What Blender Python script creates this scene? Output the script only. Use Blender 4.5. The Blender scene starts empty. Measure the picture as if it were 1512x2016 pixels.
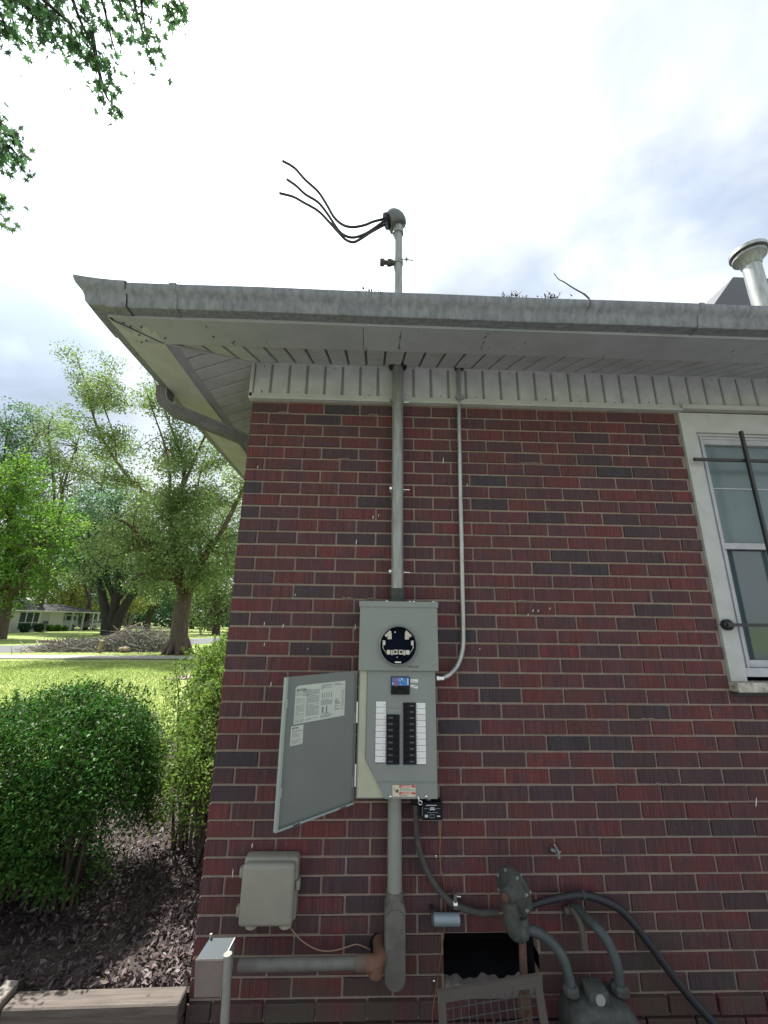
import bpy, bmesh, math, random
import numpy as np
from mathutils import Vector, Matrix, Euler
random.seed(7); RNG = np.random.default_rng(11)
R = math.radians
S = bpy.context.scene
C = S.collection
# ------------------------------------------------------------------ camera
CAM = Vector((0.683, -2.071, 1.599))
YAW, PITCH, ROLL, FPX = 0.0317, 0.2642, 0.0125, 798.9
fw = Vector((math.sin(YAW)*math.cos(PITCH), math.cos(YAW)*math.cos(PITCH), math.sin(PITCH)))
rt = Vector((math.cos(YAW), -math.sin(YAW), 0)); up = rt.cross(fw)
rt2 = rt*math.cos(ROLL)+up*math.sin(ROLL); up2 = -rt*math.sin(ROLL)+up*math.cos(ROLL)
cd = bpy.data.cameras.new('camera'); cam = bpy.data.objects.new('camera', cd); C.objects.link(cam)
m = Matrix((rt2, up2, -fw)).transposed().to_4x4(); m.translation = CAM
cam.matrix_world = m
cd.sensor_fit = 'HORIZONTAL'; cd.sensor_width = 36; cd.lens = 36*FPX/1512; cd.clip_start = .02; cd.clip_end = 3000
S.camera = cam
def at(px, py, Y):                     # a point seen at (px, py) of the photograph on the upright plane y = Y
    d = fw+rt2*((px-756)/FPX)-up2*((py-1008)/FPX)
    return CAM+d*((Y-CAM.y)/d.y)
# ------------------------------------------------------------------ world, sun, exposure
SUN_EL, SUN_AZ = R(61), R(-46)          # azimuth from +y towards +x
w = bpy.data.worlds.new('World'); S.world = w; w.use_nodes = True
nt = w.node_tree; nt.nodes.clear(); N = nt.nodes.new; L = nt.links.new
out = N('ShaderNodeOutputWorld'); bg = N('ShaderNodeBackground'); L(bg.outputs[0], out.inputs[0])
sky = N('ShaderNodeTexSky'); sky.sky_type = 'NISHITA'; sky.sun_disc = False
sky.sun_elevation = SUN_EL; sky.sun_rotation = SUN_AZ; sky.air_density = 1.3; sky.dust_density = 2.0
tc = N('ShaderNodeTexCoord')
mp = N('ShaderNodeMapping'); mp.inputs['Scale'].default_value = (1.0, 1.0, 1.9); L(tc.outputs['Generated'], mp.inputs[0])
n1 = N('ShaderNodeTexNoise'); n1.inputs['Scale'].default_value = 2.1; n1.inputs['Detail'].default_value = 7; n1.inputs['Roughness'].default_value = .55
n1.inputs['Distortion'].default_value = .3; L(mp.outputs[0], n1.inputs[0])
cr = N('ShaderNodeValToRGB'); cr.color_ramp.elements[0].position = .36; cr.color_ramp.elements[1].position = .52
cr.color_ramp.elements[0].color = (.45, .45, .45, 1); L(n1.outputs[0], cr.inputs[0])
n2 = N('ShaderNodeTexNoise'); n2.inputs['Scale'].default_value = 1.5; n2.inputs['Detail'].default_value = 5
mp2 = N('ShaderNodeMapping'); mp2.inputs['Location'].default_value = (9.5, 1.8, 18.7); L(tc.outputs['Generated'], mp2.inputs[0]); L(mp2.outputs[0], n2.inputs[0])
cr2 = N('ShaderNodeValToRGB'); cr2.color_ramp.elements[0].position = .37; cr2.color_ramp.elements[1].position = .56
cr2.color_ramp.elements[0].color = (2.5, 2.95, 3.6, 1); cr2.color_ramp.elements[1].color = (5.9, 6.2, 6.4, 1); L(n2.outputs[0], cr2.inputs[0])
sunv = Vector((math.cos(SUN_EL)*math.sin(SUN_AZ), math.cos(SUN_EL)*math.cos(SUN_AZ), math.sin(SUN_EL)))
dp = N('ShaderNodeVectorMath'); dp.operation = 'DOT_PRODUCT'; dp.inputs[1].default_value = sunv; L(tc.outputs['Generated'], dp.inputs[0])
mr = N('ShaderNodeMapRange'); mr.inputs['From Min'].default_value = .78; mr.inputs['From Max'].default_value = 1.0
mr.inputs['To Min'].default_value = 1.0; mr.inputs['To Max'].default_value = 2.6; L(dp.outputs['Value'], mr.inputs[0])
mul = N('ShaderNodeMix'); mul.data_type = 'RGBA'; mul.blend_type = 'MULTIPLY'; mul.inputs[0].default_value = 1
L(cr2.outputs[0], mul.inputs[6]); L(mr.outputs[0], mul.inputs[7])
mix = N('ShaderNodeMix'); mix.data_type = 'RGBA'; L(cr.outputs[0], mix.inputs[0]); L(sky.outputs[0], mix.inputs[6]); L(mul.outputs[2], mix.inputs[7])
L(mix.outputs[2], bg.inputs[0]); bg.inputs[1].default_value = 0.085
sl = bpy.data.lights.new('sun', 'SUN'); sl.energy = 4.6; sl.angle = R(.6); sl.color = (1, .965, .90)
so = bpy.data.objects.new('sun', sl); C.objects.link(so); so.rotation_euler = (-sunv).to_track_quat('-Z', 'Y').to_euler(); so.location = (0, 0, 30)
S.view_settings.view_transform = 'Standard'; S.view_settings.look = 'None'; S.view_settings.exposure = 1.25; S.view_settings.gamma = 1
S.view_settings.use_curve_mapping = False
S.render.engine = 'CYCLES'; S.cycles.max_bounces = 6; S.cycles.transparent_max_bounces = 6
# ------------------------------------------------------------------ materials
MATS = {}
def mat(name, col, rough=.7, metal=0, noise=None, bump=None, rnd=None, transl=None, spec=None, streak=None):
    """noise=(scale, amount, detail, darkcolour) ; bump=(scale, strength, dist) ; rnd=amount of per-island value change"""
    if name in MATS: return MATS[name]
    M = bpy.data.materials.new(name); M.use_nodes = True; t = M.node_tree
    n = t.nodes.new; l = t.links.new
    b = t.nodes['Principled BSDF']; b.inputs['Roughness'].default_value = rough; b.inputs['Metallic'].default_value = metal
    if spec is not None: b.inputs['Specular IOR Level'].default_value = spec
    geo = n('ShaderNodeNewGeometry')
    cur = n('ShaderNodeRGB'); cur.outputs[0].default_value = (*col, 1); cur = cur.outputs[0]
    if noise:
        sc, amt, det, dark = noise
        x = n('ShaderNodeTexNoise'); x.inputs['Scale'].default_value = sc; x.inputs['Detail'].default_value = det; x.inputs['Roughness'].default_value = .65
        src = geo.outputs['Position']
        if streak:
            mpp = n('ShaderNodeMapping'); mpp.inputs['Scale'].default_value = streak; l(src, mpp.inputs[0]); src = mpp.outputs[0]
        l(src, x.inputs[0])
        rp = n('ShaderNodeValToRGB'); rp.color_ramp.elements[0].position = .38; rp.color_ramp.elements[1].position = .66
        rp.color_ramp.elements[0].color = (0, 0, 0, 1); rp.color_ramp.elements[1].color = (amt, amt, amt, 1); l(x.outputs[0], rp.inputs[0])
        mx = n('ShaderNodeMix'); mx.data_type = 'RGBA'; l(rp.outputs[0], mx.inputs[0]); l(cur, mx.inputs[6]); mx.inputs[7].default_value = (*dark, 1)
        cur = mx.outputs[2]
    if rnd:
        hs = n('ShaderNodeHueSaturation'); l(cur, hs.inputs['Color'])
        m1 = n('ShaderNodeMapRange'); l(geo.outputs['Random Per Island'], m1.inputs[0]); m1.inputs['To Min'].default_value = 1-rnd; m1.inputs['To Max'].default_value = 1+rnd
        l(m1.outputs[0], hs.inputs['Value'])
        m2 = n('ShaderNodeMapRange'); m2.inputs['To Min'].default_value = .5-.045*rnd; m2.inputs['To Max'].default_value = .5+.045*rnd
        wn = n('ShaderNodeMath'); wn.operation = 'MULTIPLY'; wn.inputs[1].default_value = 7.31; l(geo.outputs['Random Per Island'], wn.inputs[0])
        fr = n('ShaderNodeMath'); fr.operation = 'FRACT'; l(wn.outputs[0], fr.inputs[0]); l(fr.outputs[0], m2.inputs[0]); l(m2.outputs[0], hs.inputs['Hue'])
        cur = hs.outputs[0]
    l(cur, b.inputs['Base Color'])
    if bump:
        sc, st, di = bump
        x = n('ShaderNodeTexNoise'); x.inputs['Scale'].default_value = sc; x.inputs['Detail'].default_value = 5; l(geo.outputs['Position'], x.inputs[0])
        bp = n('ShaderNodeBump'); bp.inputs['Strength'].default_value = st; bp.inputs['Distance'].default_value = di
        l(x.outputs[0], bp.inputs['Height']); l(bp.outputs[0], b.inputs['Normal'])
    if transl:
        tr = n('ShaderNodeBsdfTranslucent'); ms = n('ShaderNodeMixShader'); ms.inputs[0].default_value = transl
        hv = n('ShaderNodeHueSaturation'); hv.inputs['Value'].default_value = 1.35; hv.inputs['Saturation'].default_value = 1.1; l(cur, hv.inputs['Color']); l(hv.outputs[0], tr.inputs[0])
        o = t.nodes['Material Output']; l(b.outputs[0], ms.inputs[1]); l(tr.outputs[0], ms.inputs[2]); l(ms.outputs[0], o.inputs[0])
    MATS[name] = M; return M
def brick_material():
    M = bpy.data.materials.new('rug_face_brick'); M.use_nodes = True; t = M.node_tree; n = t.nodes.new; l = t.links.new
    b = t.nodes['Principled BSDF']; b.inputs['Roughness'].default_value = .82; b.inputs['Specular IOR Level'].default_value = .3
    geo = n('ShaderNodeNewGeometry'); oi = n('ShaderNodeObjectInfo')
    ad = n('ShaderNodeMath'); ad.operation = 'ADD'; l(geo.outputs['Random Per Island'], ad.inputs[0]); l(oi.outputs['Random'], ad.inputs[1])
    fr = n('ShaderNodeMath'); fr.operation = 'FRACT'; l(ad.outputs[0], fr.inputs[0])
    rp = n('ShaderNodeValToRGB'); e = rp.color_ramp; e.elements[0].color = (.106, .034, .036, 1); e.elements[1].color = (.082, .039, .043, 1)
    for p, c in ((.2, (.118, .034, .034, 1)), (.4, (.094, .032, .033, 1)), (.6, (.102, .037, .035, 1)), (.8, (.086, .032, .035, 1)), (.93, (.102, .035, .035, 1))):
        x = e.elements.new(p); x.color = c
    l(fr.outputs[0], rp.inputs[0])
    # blotches of flash: purple-black areas over parts of a brick
    bl = n('ShaderNodeTexNoise'); bl.inputs['Scale'].default_value = 9; bl.inputs['Detail'].default_value = 3; l(geo.outputs['Position'], bl.inputs[0])
    br = n('ShaderNodeValToRGB'); br.color_ramp.elements[0].position = .44; br.color_ramp.elements[1].position = .66; br.color_ramp.elements[1].color = (.7, .7, .7, 1); br.color_ramp.elements[0].color = (0, 0, 0, 1)
    l(bl.outputs[0], br.inputs[0])
    mx = n('ShaderNodeMix'); mx.data_type = 'RGBA'; l(br.outputs[0], mx.inputs[0]); l(rp.outputs[0], mx.inputs[6]); mx.inputs[7].default_value = (.062, .038, .046, 1)
    # dark flashed bricks carry the attribute "flash"
    at_ = n('ShaderNodeAttribute'); at_.attribute_type = 'OBJECT'; at_.attribute_name = 'flash'
    at2 = n('ShaderNodeAttribute'); at2.attribute_type = 'GEOMETRY'; at2.attribute_name = 'flash_face'
    s_ = n('ShaderNodeMath'); s_.operation = 'ADD'; s_.use_clamp = True; l(at_.outputs['Fac'], s_.inputs[0]); l(at2.outputs['Fac'], s_.inputs[1])
    mf = n('ShaderNodeMix'); mf.data_type = 'RGBA'; l(s_.outputs[0], mf.inputs[0]); l(mx.outputs[2], mf.inputs[6]); mf.inputs[7].default_value = (.040, .036, .042, 1)
    # raked vertical scratches
    mp_ = n('ShaderNodeMapping'); mp_.inputs['Scale'].default_value = (230, 230, 7); l(geo.outputs['Position'], mp_.inputs[0])
    gr = n('ShaderNodeTexNoise'); gr.inputs['Scale'].default_value = 1; gr.inputs['Detail'].default_value = 2; l(mp_.outputs[0], gr.inputs[0])
    cl = n('ShaderNodeMapRange'); cl.inputs['From Min'].default_value = .3; cl.inputs['From Max'].default_value = .72; cl.inputs['To Min'].default_value = .72; cl.inputs['To Max'].default_value = 1.45; l(gr.outputs[0], cl.inputs[0])
    m3 = n('ShaderNodeMix'); m3.data_type = 'RGBA'; m3.blend_type = 'MULTIPLY'; m3.inputs[0].default_value = 1; l(mf.outputs[2], m3.inputs[6]); l(cl.outputs[0], m3.inputs[7])
    # thin lime bloom / dust
    du = n('ShaderNodeTexNoise'); du.inputs['Scale'].default_value = 34; du.inputs['Detail'].default_value = 6; du.inputs['Roughness'].default_value = .7; l(geo.outputs['Position'], du.inputs[0])
    dr = n('ShaderNodeValToRGB'); dr.color_ramp.elements[0].position = .60; dr.color_ramp.elements[1].position = .80; dr.color_ramp.elements[1].color = (.45, .45, .45, 1); dr.color_ramp.elements[0].color = (0, 0, 0, 1); l(du.outputs[0], dr.inputs[0])
    m4 = n('ShaderNodeMix'); m4.data_type = 'RGBA'; l(dr.outputs[0], m4.inputs[0]); l(m3.outputs[2], m4.inputs[6]); m4.inputs[7].default_value = (.25, .17, .14, 1)
    # greenish grime on the lowest courses near the ground
    sx = n('ShaderNodeSeparateXYZ'); l(geo.outputs['Position'], sx.inputs[0])
    gz = n('ShaderNodeMapRange'); gz.inputs['From Min'].default_value = .55; gz.inputs['From Max'].default_value = .1; gz.inputs['To Min'].default_value = 0; gz.inputs['To Max'].default_value = 1; l(sx.outputs['Z'], gz.inputs[0])
    gn = n('ShaderNodeTexNoise'); gn.inputs['Scale'].default_value = 4.5; gn.inputs['Detail'].default_value = 4; l(geo.outputs['Position'], gn.inputs[0])
    g2 = n('ShaderNodeMapRange'); g2.inputs['From Min'].default_value = .42; g2.inputs['From Max'].default_value = .6; g2.inputs['To Max'].default_value = .75; l(gn.outputs[0], g2.inputs[0])
    gm = n('ShaderNodeMath'); gm.operation = 'MULTIPLY'; l(gz.outputs[0], gm.inputs[0]); l(g2.outputs[0], gm.inputs[1])
    m5 = n('ShaderNodeMix'); m5.data_type = 'RGBA'; l(gm.outputs[0], m5.inputs[0]); l(m4.outputs[2], m5.inputs[6]); m5.inputs[7].default_value = (.072, .062, .044, 1)
    l(m5.outputs[2], b.inputs['Base Color'])
    bp = n('ShaderNodeBump'); bp.inputs['Strength'].default_value = .8; bp.inputs['Distance'].default_value = .0018
    hs = n('ShaderNodeMath'); hs.operation = 'ADD'; l(gr.outputs[0], hs.inputs[0]); l(du.outputs[0], hs.inputs[1]); l(hs.outputs[0], bp.inputs['Height']); l(bp.outputs[0], b.inputs['Normal'])
    return M
M_BRICK = brick_material()
M_MORTAR = mat('mortar', (.28, .222, .185), .95, noise=(26, .5, 6, (.19, .145, .12)), bump=(120, .9, .003))
M_VINYL = mat('weathered_white_vinyl', (.45, .46, .50), .55, noise=(9, .6, 7, (.30, .305, .32)), bump=(60, .15, .001))
M_VINYL2 = mat('aged_cream_paint', (.45, .46, .455), .6, noise=(9, .5, 6, (.32, .32, .30)), bump=(9, .35, .005))
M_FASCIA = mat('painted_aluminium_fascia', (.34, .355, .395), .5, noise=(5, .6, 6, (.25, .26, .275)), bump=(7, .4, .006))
M_GUTTER = mat('mildewed_gutter', (.215, .225, .25), .6, noise=(38, .8, 10, (.095, .105, .125)), streak=(1.1, 1, .38), bump=(40, .3, .002))
M_SHADOWGAP = mat('dark_gap', (.02, .02, .02), .9)
M_SHINGLE = mat('asphalt_shingle', (.035, .034, .034), .95, noise=(60, .6, 4, (.06, .058, .056)), bump=(90, 1, .004))
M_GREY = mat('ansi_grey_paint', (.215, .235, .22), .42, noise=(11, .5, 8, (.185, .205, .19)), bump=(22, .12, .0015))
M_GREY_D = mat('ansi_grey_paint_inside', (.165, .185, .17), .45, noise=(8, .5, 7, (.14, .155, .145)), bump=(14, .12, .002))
M_GALV = mat('galvanised_steel', (.46, .47, .45), .42, .75, noise=(45, .8, 4, (.28, .29, .28)), streak=(1, 1, .2))
M_GALV2 = mat('dull_galvanised_steel', (.33, .34, .33), .55, .55, noise=(60, .8, 5, (.19, .20, .20)), streak=(1, 1, .15))
M_ZINC = mat('bright_zinc', (.7, .7, .68), .25, 1)
M_BOXIN = mat('zinc_primed_steel', (.43, .45, .33), .5, .1, noise=(25, .5, 6, (.34, .35, .25)))
M_PVC = mat('grey_pvc', (.24, .245, .225), .45, noise=(16, .3, 4, (.19, .19, .17)))
M_PVCD = mat('dirty_grey_pvc', (.135, .13, .115), .6, noise=(16, .7, 5, (.075, .07, .06)))
M_BLACK = mat('black_plastic', (.008, .009, .012), .55, spec=.2)
M_BLACK2 = mat('black_breaker_plastic', (.010, .010, .014), .6, spec=.2)
M_CABLE = mat('black_rubber_cable', (.018, .018, .02), .5)
M_WHITE = mat('white_label', (.72, .72, .72), .6)
M_PAPER = mat('pale_green_label', (.50, .55, .48), .6)
M_INK = mat('label_ink', (.06, .065, .06), .7)
M_INK2 = mat('grey_label_ink', (.20, .22, .20), .7)
M_BLUE = mat('blue_label', (.035, .16, .42), .5)
M_RED = mat('red_label', (.50, .05, .04), .5)
M_CREAM = mat('cream_label', (.60, .56, .42), .6)
M_TAN = mat('faded_grey_abs', (.255, .25, .205), .6, noise=(14, .35, 4, (.20, .195, .155)))
M_RUST = mat('rusty_iron', (.13, .068, .045), .85, noise=(50, .8, 6, (.06, .035, .03)), bump=(150, .6, .002))
M_ORANGE = mat('orange_brown_pipe_paint', (.16, .075, .042), .75, noise=(25, .8, 4, (.085, .052, .038)))
M_GASGREY = mat('grimy_grey_enamel', (.062, .070, .064), .75, noise=(30, .9, 7, (.030, .030, .026)), bump=(90, .3, .001))
M_COPPER = mat('copper_wire', (.42, .20, .12), .4, .6)
M_WOOD = mat('weathered_timber', (.135, .112, .095), .9, noise=(14, .9, 7, (.065, .052, .045)), streak=(.3, 6, 6), bump=(60, .6, .003))
M_CONC = mat('concrete', (.30, .275, .255), .95, noise=(9, .6, 6, (.30, .27, .245)), bump=(40, .4, .003))
M_ASPH = mat('asphalt', (.115, .118, .125), .95, noise=(2, .6, 7, (.08, .08, .085)), bump=(60, .4, .004))
M_GLASS = mat('dark_window_glass', (.05, .075, .085), .08, 0, spec=.8)
M_CURT = mat('window_film', (.13, .18, .19), .25, 0, noise=(6, .4, 3, (.09, .13, .14)))
M_IRON = mat('black_iron_bar', (.022, .022, .025), .5)
M_LIME = mat('bird_dropping', (.75, .74, .70), .9)
M_HOLE = mat('crawlspace_dark', (.004, .004, .006), 1)  # near black: shade inside openings is put into the colour
M_BARK = mat('maple_bark', (.115, .085, .065), .95, noise=(8, .8, 7, (.05, .038, .03)), streak=(1, 1, .25), bump=(22, 1, .03))
M_BARKD = mat('dark_bark', (.045, .038, .034), .95, noise=(8, .8, 7, (.025, .02, .018)), streak=(1, 1, .25), bump=(22, 1, .03))
M_TWIG = mat('twig_bark', (.075, .055, .042), .9)
def leafm(name, c, tr=.45, rnd=.4, rough=.55): return mat(name, c, max(rough, .5), rnd=rnd, transl=tr, spec=.22)
M_LEAF1 = leafm('maple_leaf_green', (.155, .215, .085), .5); M_LEAF2 = leafm('oak_leaf_green', (.110, .205, .040), .5); M_LEAF3 = leafm('dark_leaf_green', (.035, .080, .035), .3)
M_LEAF4 = leafm('blue_green_leaf', (.085, .150, .080), .5); M_LEAF5 = leafm('yellow_green_leaf', (.16, .19, .055), .5)
M_HOLLY = leafm('hedge_leaf', (.050, .125, .024), .30, .6, .3); M_AZA = leafm('azalea_leaf', (.13, .20, .048), .45, .5, .4)
M_NEARLEAF = leafm('near_maple_leaf', (.060, .115, .050), .5, .4, .5)
M_WHITEWALL = mat('white_painted_brick', (.62, .60, .55), .8, noise=(3, .4, 4, (.48, .46, .42)))
M_CARW = mat('white_car_paint', (.70, .71, .72), .25, spec=.6); M_CARS = mat('silver_car_paint', (.50, .52, .54), .25, .3)
M_TYRE = mat('tyre_rubber', (.02, .02, .02), .8)
M_TREEDK = mat('brush_wood', (.26, .235, .215), .95, rnd=.55)
def ground_material():
    M = bpy.data.materials.new('mown_lawn'); M.use_nodes = True; t = M.node_tree; n = t.nodes.new; l = t.links.new
    b = t.nodes['Principled BSDF']; b.inputs['Roughness'].default_value = .9; b.inputs['Specular IOR Level'].default_value = .2
    g = n('ShaderNodeNewGeometry')
    a = n('ShaderNodeTexNoise'); a.inputs['Scale'].default_value = .35; a.inputs['Detail'].default_value = 8; a.inputs['Roughness'].default_value = .6; l(g.outputs['Position'], a.inputs[0])
    r1 = n('ShaderNodeValToRGB'); r1.color_ramp.elements[0].position = .35; r1.color_ramp.elements[0].color = (.150, .215, .048, 1); r1.color_ramp.elements[1].position = .66; r1.color_ramp.elements[1].color = (.275, .315, .11, 1); l(a.outputs[0], r1.inputs[0])
    mp_ = n('ShaderNodeMapping'); mp_.inputs['Scale'].default_value = (9, 9, 9); l(g.outputs['Position'], mp_.inputs[0])
    c = n('ShaderNodeTexNoise'); c.inputs['Scale'].default_value = 1.2; c.inputs['Detail'].default_value = 8; c.inputs['Roughness'].default_value = .75; l(mp_.outputs[0], c.inputs[0])
    r2 = n('ShaderNodeMapRange'); r2.inputs['From Min'].default_value = .3; r2.inputs['From Max'].default_value = .7; r2.inputs['To Min'].default_value = .5; r2.inputs['To Max'].default_value = 1.5; l(c.outputs[0], r2.inputs[0])
    m1 = n('ShaderNodeMix'); m1.data_type = 'RGBA'; m1.blend_type = 'MULTIPLY'; m1.inputs[0].default_value = 1; l(r1.outputs[0], m1.inputs[6]); l(r2.outputs[0], m1.inputs[7])
    e = n('ShaderNodeTexNoise'); e.inputs['Scale'].default_value = .8; e.inputs['Detail'].default_value = 5; l(g.outputs['Position'], e.inputs[0])
    r3 = n('ShaderNodeValToRGB'); r3.color_ramp.elements[0].position = .64; r3.color_ramp.elements[1].position = .76; r3.color_ramp.elements[1].color = (.6, .6, .6, 1); r3.color_ramp.elements[0].color = (0, 0, 0, 1); l(e.outputs[0], r3.inputs[0])
    m2 = n('ShaderNodeMix'); m2.data_type = 'RGBA'; l(r3.outputs[0], m2.inputs[0]); l(m1.outputs[2], m2.inputs[6]); m2.inputs[7].default_value = (.20, .13, .075, 1)
    l(m2.outputs[2], b.inputs['Base Color'])
    bp = n('ShaderNodeBump'); bp.inputs['Strength'].default_value = 1; bp.inputs['Distance'].default_value = .05; l(c.outputs[0], bp.inputs['Height']); l(bp.outputs[0], b.inputs['Normal'])
    bp.inputs['Strength'].default_value = .35
    return M
M_LAWN = ground_material()
M_BLADE = mat('grass_blade', (.26, .33, .10), .7, rnd=.4, transl=.35)
M_MULCH = mat('bark_mulch', (.062, .045, .040), .95, noise=(30, .8, 6, (.03, .022, .02)), bump=(50, 1, .02))
M_CHIP = mat('mulch_chip', (.085, .060, .058), .6, rnd=.75)
# ------------------------------------------------------------------ mesh helpers
LOC = {}
def V(*a): return Vector(a)
class MB:
    def __init__(s): s.v = []; s.f = []
    def add(s, vs, fs):
        o = len(s.v); s.v += [tuple(v) for v in vs]; s.f += [tuple(o+i for i in f) for f in fs]; return s
    def box(s, x0, x1, y0, y1, z0, z1):
        vs = [(x, y, z) for x in (x0, x1) for y in (y0, y1) for z in (z0, z1)]
        return s.add(vs, [(0, 1, 3, 2), (4, 6, 7, 5), (0, 4, 5, 1), (2, 3, 7, 6), (0, 2, 6, 4), (1, 5, 7, 3)])
    def obox(s, c, size, rot=None, bev=0):
        a, b_, d = (q/2 for q in size); rm = rot.to_matrix() if isinstance(rot, Euler) else (rot or Matrix.Identity(3))
        if bev:
            vs = []
            for sx in (-1, 1):
                for sy in (-1, 1):
                    for sz in (-1, 1):
                        vs += [(sx*(a-bev), sy*(b_-bev), sz*d), (sx*(a-bev), sy*b_, sz*(d-bev)), (sx*a, sy*(b_-bev), sz*(d-bev))]
            bm = bmesh.new(); bv = [bm.verts.new(Vector(c)+rm@Vector(v)) for v in vs]; bmesh.ops.convex_hull(bm, input=bv); bm.verts.index_update()
            s.add([v.co[:] for v in bm.verts], [[v.index for v in f.verts] for f in bm.faces]); bm.free(); return s
        vs = [Vector(c)+rm@Vector((x*a, y*b_, z*d)) for x in (-1, 1) for y in (-1, 1) for z in (-1, 1)]
        return s.add(vs, [(0, 1, 3, 2), (4, 6, 7, 5), (0, 4, 5, 1), (2, 3, 7, 6), (0, 2, 6, 4), (1, 5, 7, 3)])
    def tube(s, pts, rad, n=10, caps=True, sq=False):
        pts = [Vector(p) for p in pts]; k = len(pts)
        if not hasattr(rad, '__len__'): rad = [rad]*k
        T = []
        for i in range(k):
            d = pts[min(i+1, k-1)]-pts[max(i-1, 0)]; T.append(d.normalized() if d.length > 1e-9 else Vector((0, 0, 1)))
        a = T[0].orthogonal().normalized(); vs = []
        for i in range(k):
            a = (a-T[i]*a.dot(T[i])); a = a.normalized() if a.length > 1e-6 else T[i].orthogonal().normalized(); b_ = T[i].cross(a)
            for j in range(n):
                q = 2*math.pi*j/n; vs.append(pts[i]+(a*math.cos(q)+b_*math.sin(q))*rad[i])
        fs = [(i*n+j, i*n+(j+1) % n, (i+1)*n+(j+1) % n, (i+1)*n+j) for i in range(k-1) for j in range(n)]
        if caps: fs += [tuple(range(n))[::-1], tuple((k-1)*n+j for j in range(n))]
        return s.add(vs, fs)
    def lathe(s, c, prof, axis='z', n=24, caps=True):
        c = Vector(c); vs = []
        for (r_, h) in prof:
            for j in range(n):
                q = 2*math.pi*j/n; x, y = r_*math.cos(q), r_*math.sin(q)
                vs.append(c+(Vector((x, y, h)) if axis == 'z' else Vector((x, -h, y)) if axis == 'y' else Vector((h, x, y))))
        k = len(prof); fs = [(i*n+j, i*n+(j+1) % n, (i+1)*n+(j+1) % n, (i+1)*n+j) for i in range(k-1) for j in range(n)]
        if caps: fs += [tuple(range(n))[::-1], tuple((k-1)*n+j for j in range(n))]
        return s.add(vs, fs)
    def prism(s, poly, vec):                   # poly: list of points, extruded along vec
        vec = Vector(vec); k = len(poly); vs = [Vector(p) for p in poly]+[Vector(p)+vec for p in poly]
        return s.add(vs, [tuple(range(k))[::-1], tuple(range(k, 2*k))]+[(i, (i+1) % k, (i+1) % k+k, i+k) for i in range(k)])
    def sweep(s, prof, path):                  # prof rows already as 3-D points per path station
        k = len(path); n = len(prof); vs = [p for st in path for p in st]
        return s.add(vs, [(i*n+j, i*n+j+1, (i+1)*n+j+1, (i+1)*n+j) for i in range(k-1) for j in range(n-1)])
    def build(s, name, material, parent=None, smooth=False, fix=True):
        me = bpy.data.meshes.new(name); base = LOC.get(parent.name, Vector()) if parent else Vector()
        me.from_pydata([(v[0]-base.x, v[1]-base.y, v[2]-base.z) for v in s.v], [], s.f)
        if fix:
            bm = bmesh.new(); bm.from_mesh(me); bmesh.ops.recalc_face_normals(bm, faces=bm.faces); bm.to_mesh(me); bm.free()
        me.materials.append(material)
        if smooth:
            me.polygons.foreach_set('use_smooth', [True]*len(me.polygons))
            try: me.set_sharp_from_angle(angle=R(42))
            except Exception: pass
        o = bpy.data.objects.new(name, me); C.objects.link(o)
        if parent: o.parent = parent; LOC[o.name] = base
        else: LOC[o.name] = Vector()
        return o
def tag(o, label=None, cat=None, group=None, kind=None):
    if label: o['label'] = label
    if cat: o['category'] = cat
    if group: o['group'] = group
    if kind: o['kind'] = kind
    return o
def thing(name, label, cat, loc=(0, 0, 0), group=None):
    o = bpy.data.objects.new(name, None); C.objects.link(o); o.location = loc; o.empty_display_size = .05
    LOC[o.name] = Vector(loc); return tag(o, label, cat, group)
def B(*a): return MB().box(*a)
def raw(name, verts, nf, k, material, parent=None, kind=None, smooth=False):   # fast: verts (nf*k,3), each face its own k verts
    me = bpy.data.meshes.new(name); base = LOC.get(parent.name, Vector()) if parent else Vector()
    verts = np.asarray(verts, dtype=np.float32).reshape(-1, 3)-np.array(base, dtype=np.float32)
    me.vertices.add(len(verts)); me.vertices.foreach_set('co', verts.ravel())
    me.loops.add(nf*k); me.loops.foreach_set('vertex_index', np.arange(nf*k, dtype=np.int32))
    me.polygons.add(nf); me.polygons.foreach_set('loop_start', np.arange(0, nf*k, k, dtype=np.int32))
    try: me.polygons.foreach_set('loop_total', np.full(nf, k, dtype=np.int32))
    except Exception: pass
    me.update(calc_edges=True); me.validate(); me.materials.append(material)
    o = bpy.data.objects.new(name, me); C.objects.link(o)
    if parent: o.parent = parent
    LOC[o.name] = base
    if kind: o['kind'] = kind
    return o
def rand_frames(n, upbias=0.0, rng=RNG):
    d = rng.normal(size=(n, 3)); d /= np.linalg.norm(d, axis=1)[:, None]
    nrm = rng.normal(size=(n, 3)); nrm[:, 2] += upbias; nrm -= (nrm*d).sum(1)[:, None]*d; nrm /= np.linalg.norm(nrm, axis=1)[:, None]
    return d, np.cross(nrm, d)
def leaves(name, centers, size, material, parent, aspect=.45, upbias=0, jitter=.35, kind='stuff', rng=RNG):
    c = np.asarray(centers, dtype=float); n = len(c); d, s = rand_frames(n, upbias, rng)
    L_ = size*(1+jitter*rng.uniform(-1, 1, n))[:, None]
    a = c-d*L_*.5; b = c+s*L_*aspect*.5; e = c+d*L_*.5; f = c-s*L_*aspect*.5
    fold = np.cross(d, s)*L_*.08
    return raw(name, np.stack([a, b+fold, e, f+fold], 1), n, 4, material, parent, kind)
def in_ball(n, r=1.0, shell=0.0, rng=RNG):
    d = rng.normal(size=(n, 3)); d /= np.linalg.norm(d, axis=1)[:, None]
    return d*(rng.uniform(shell**3, 1, n)**(1/3))[:, None]*r
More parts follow.
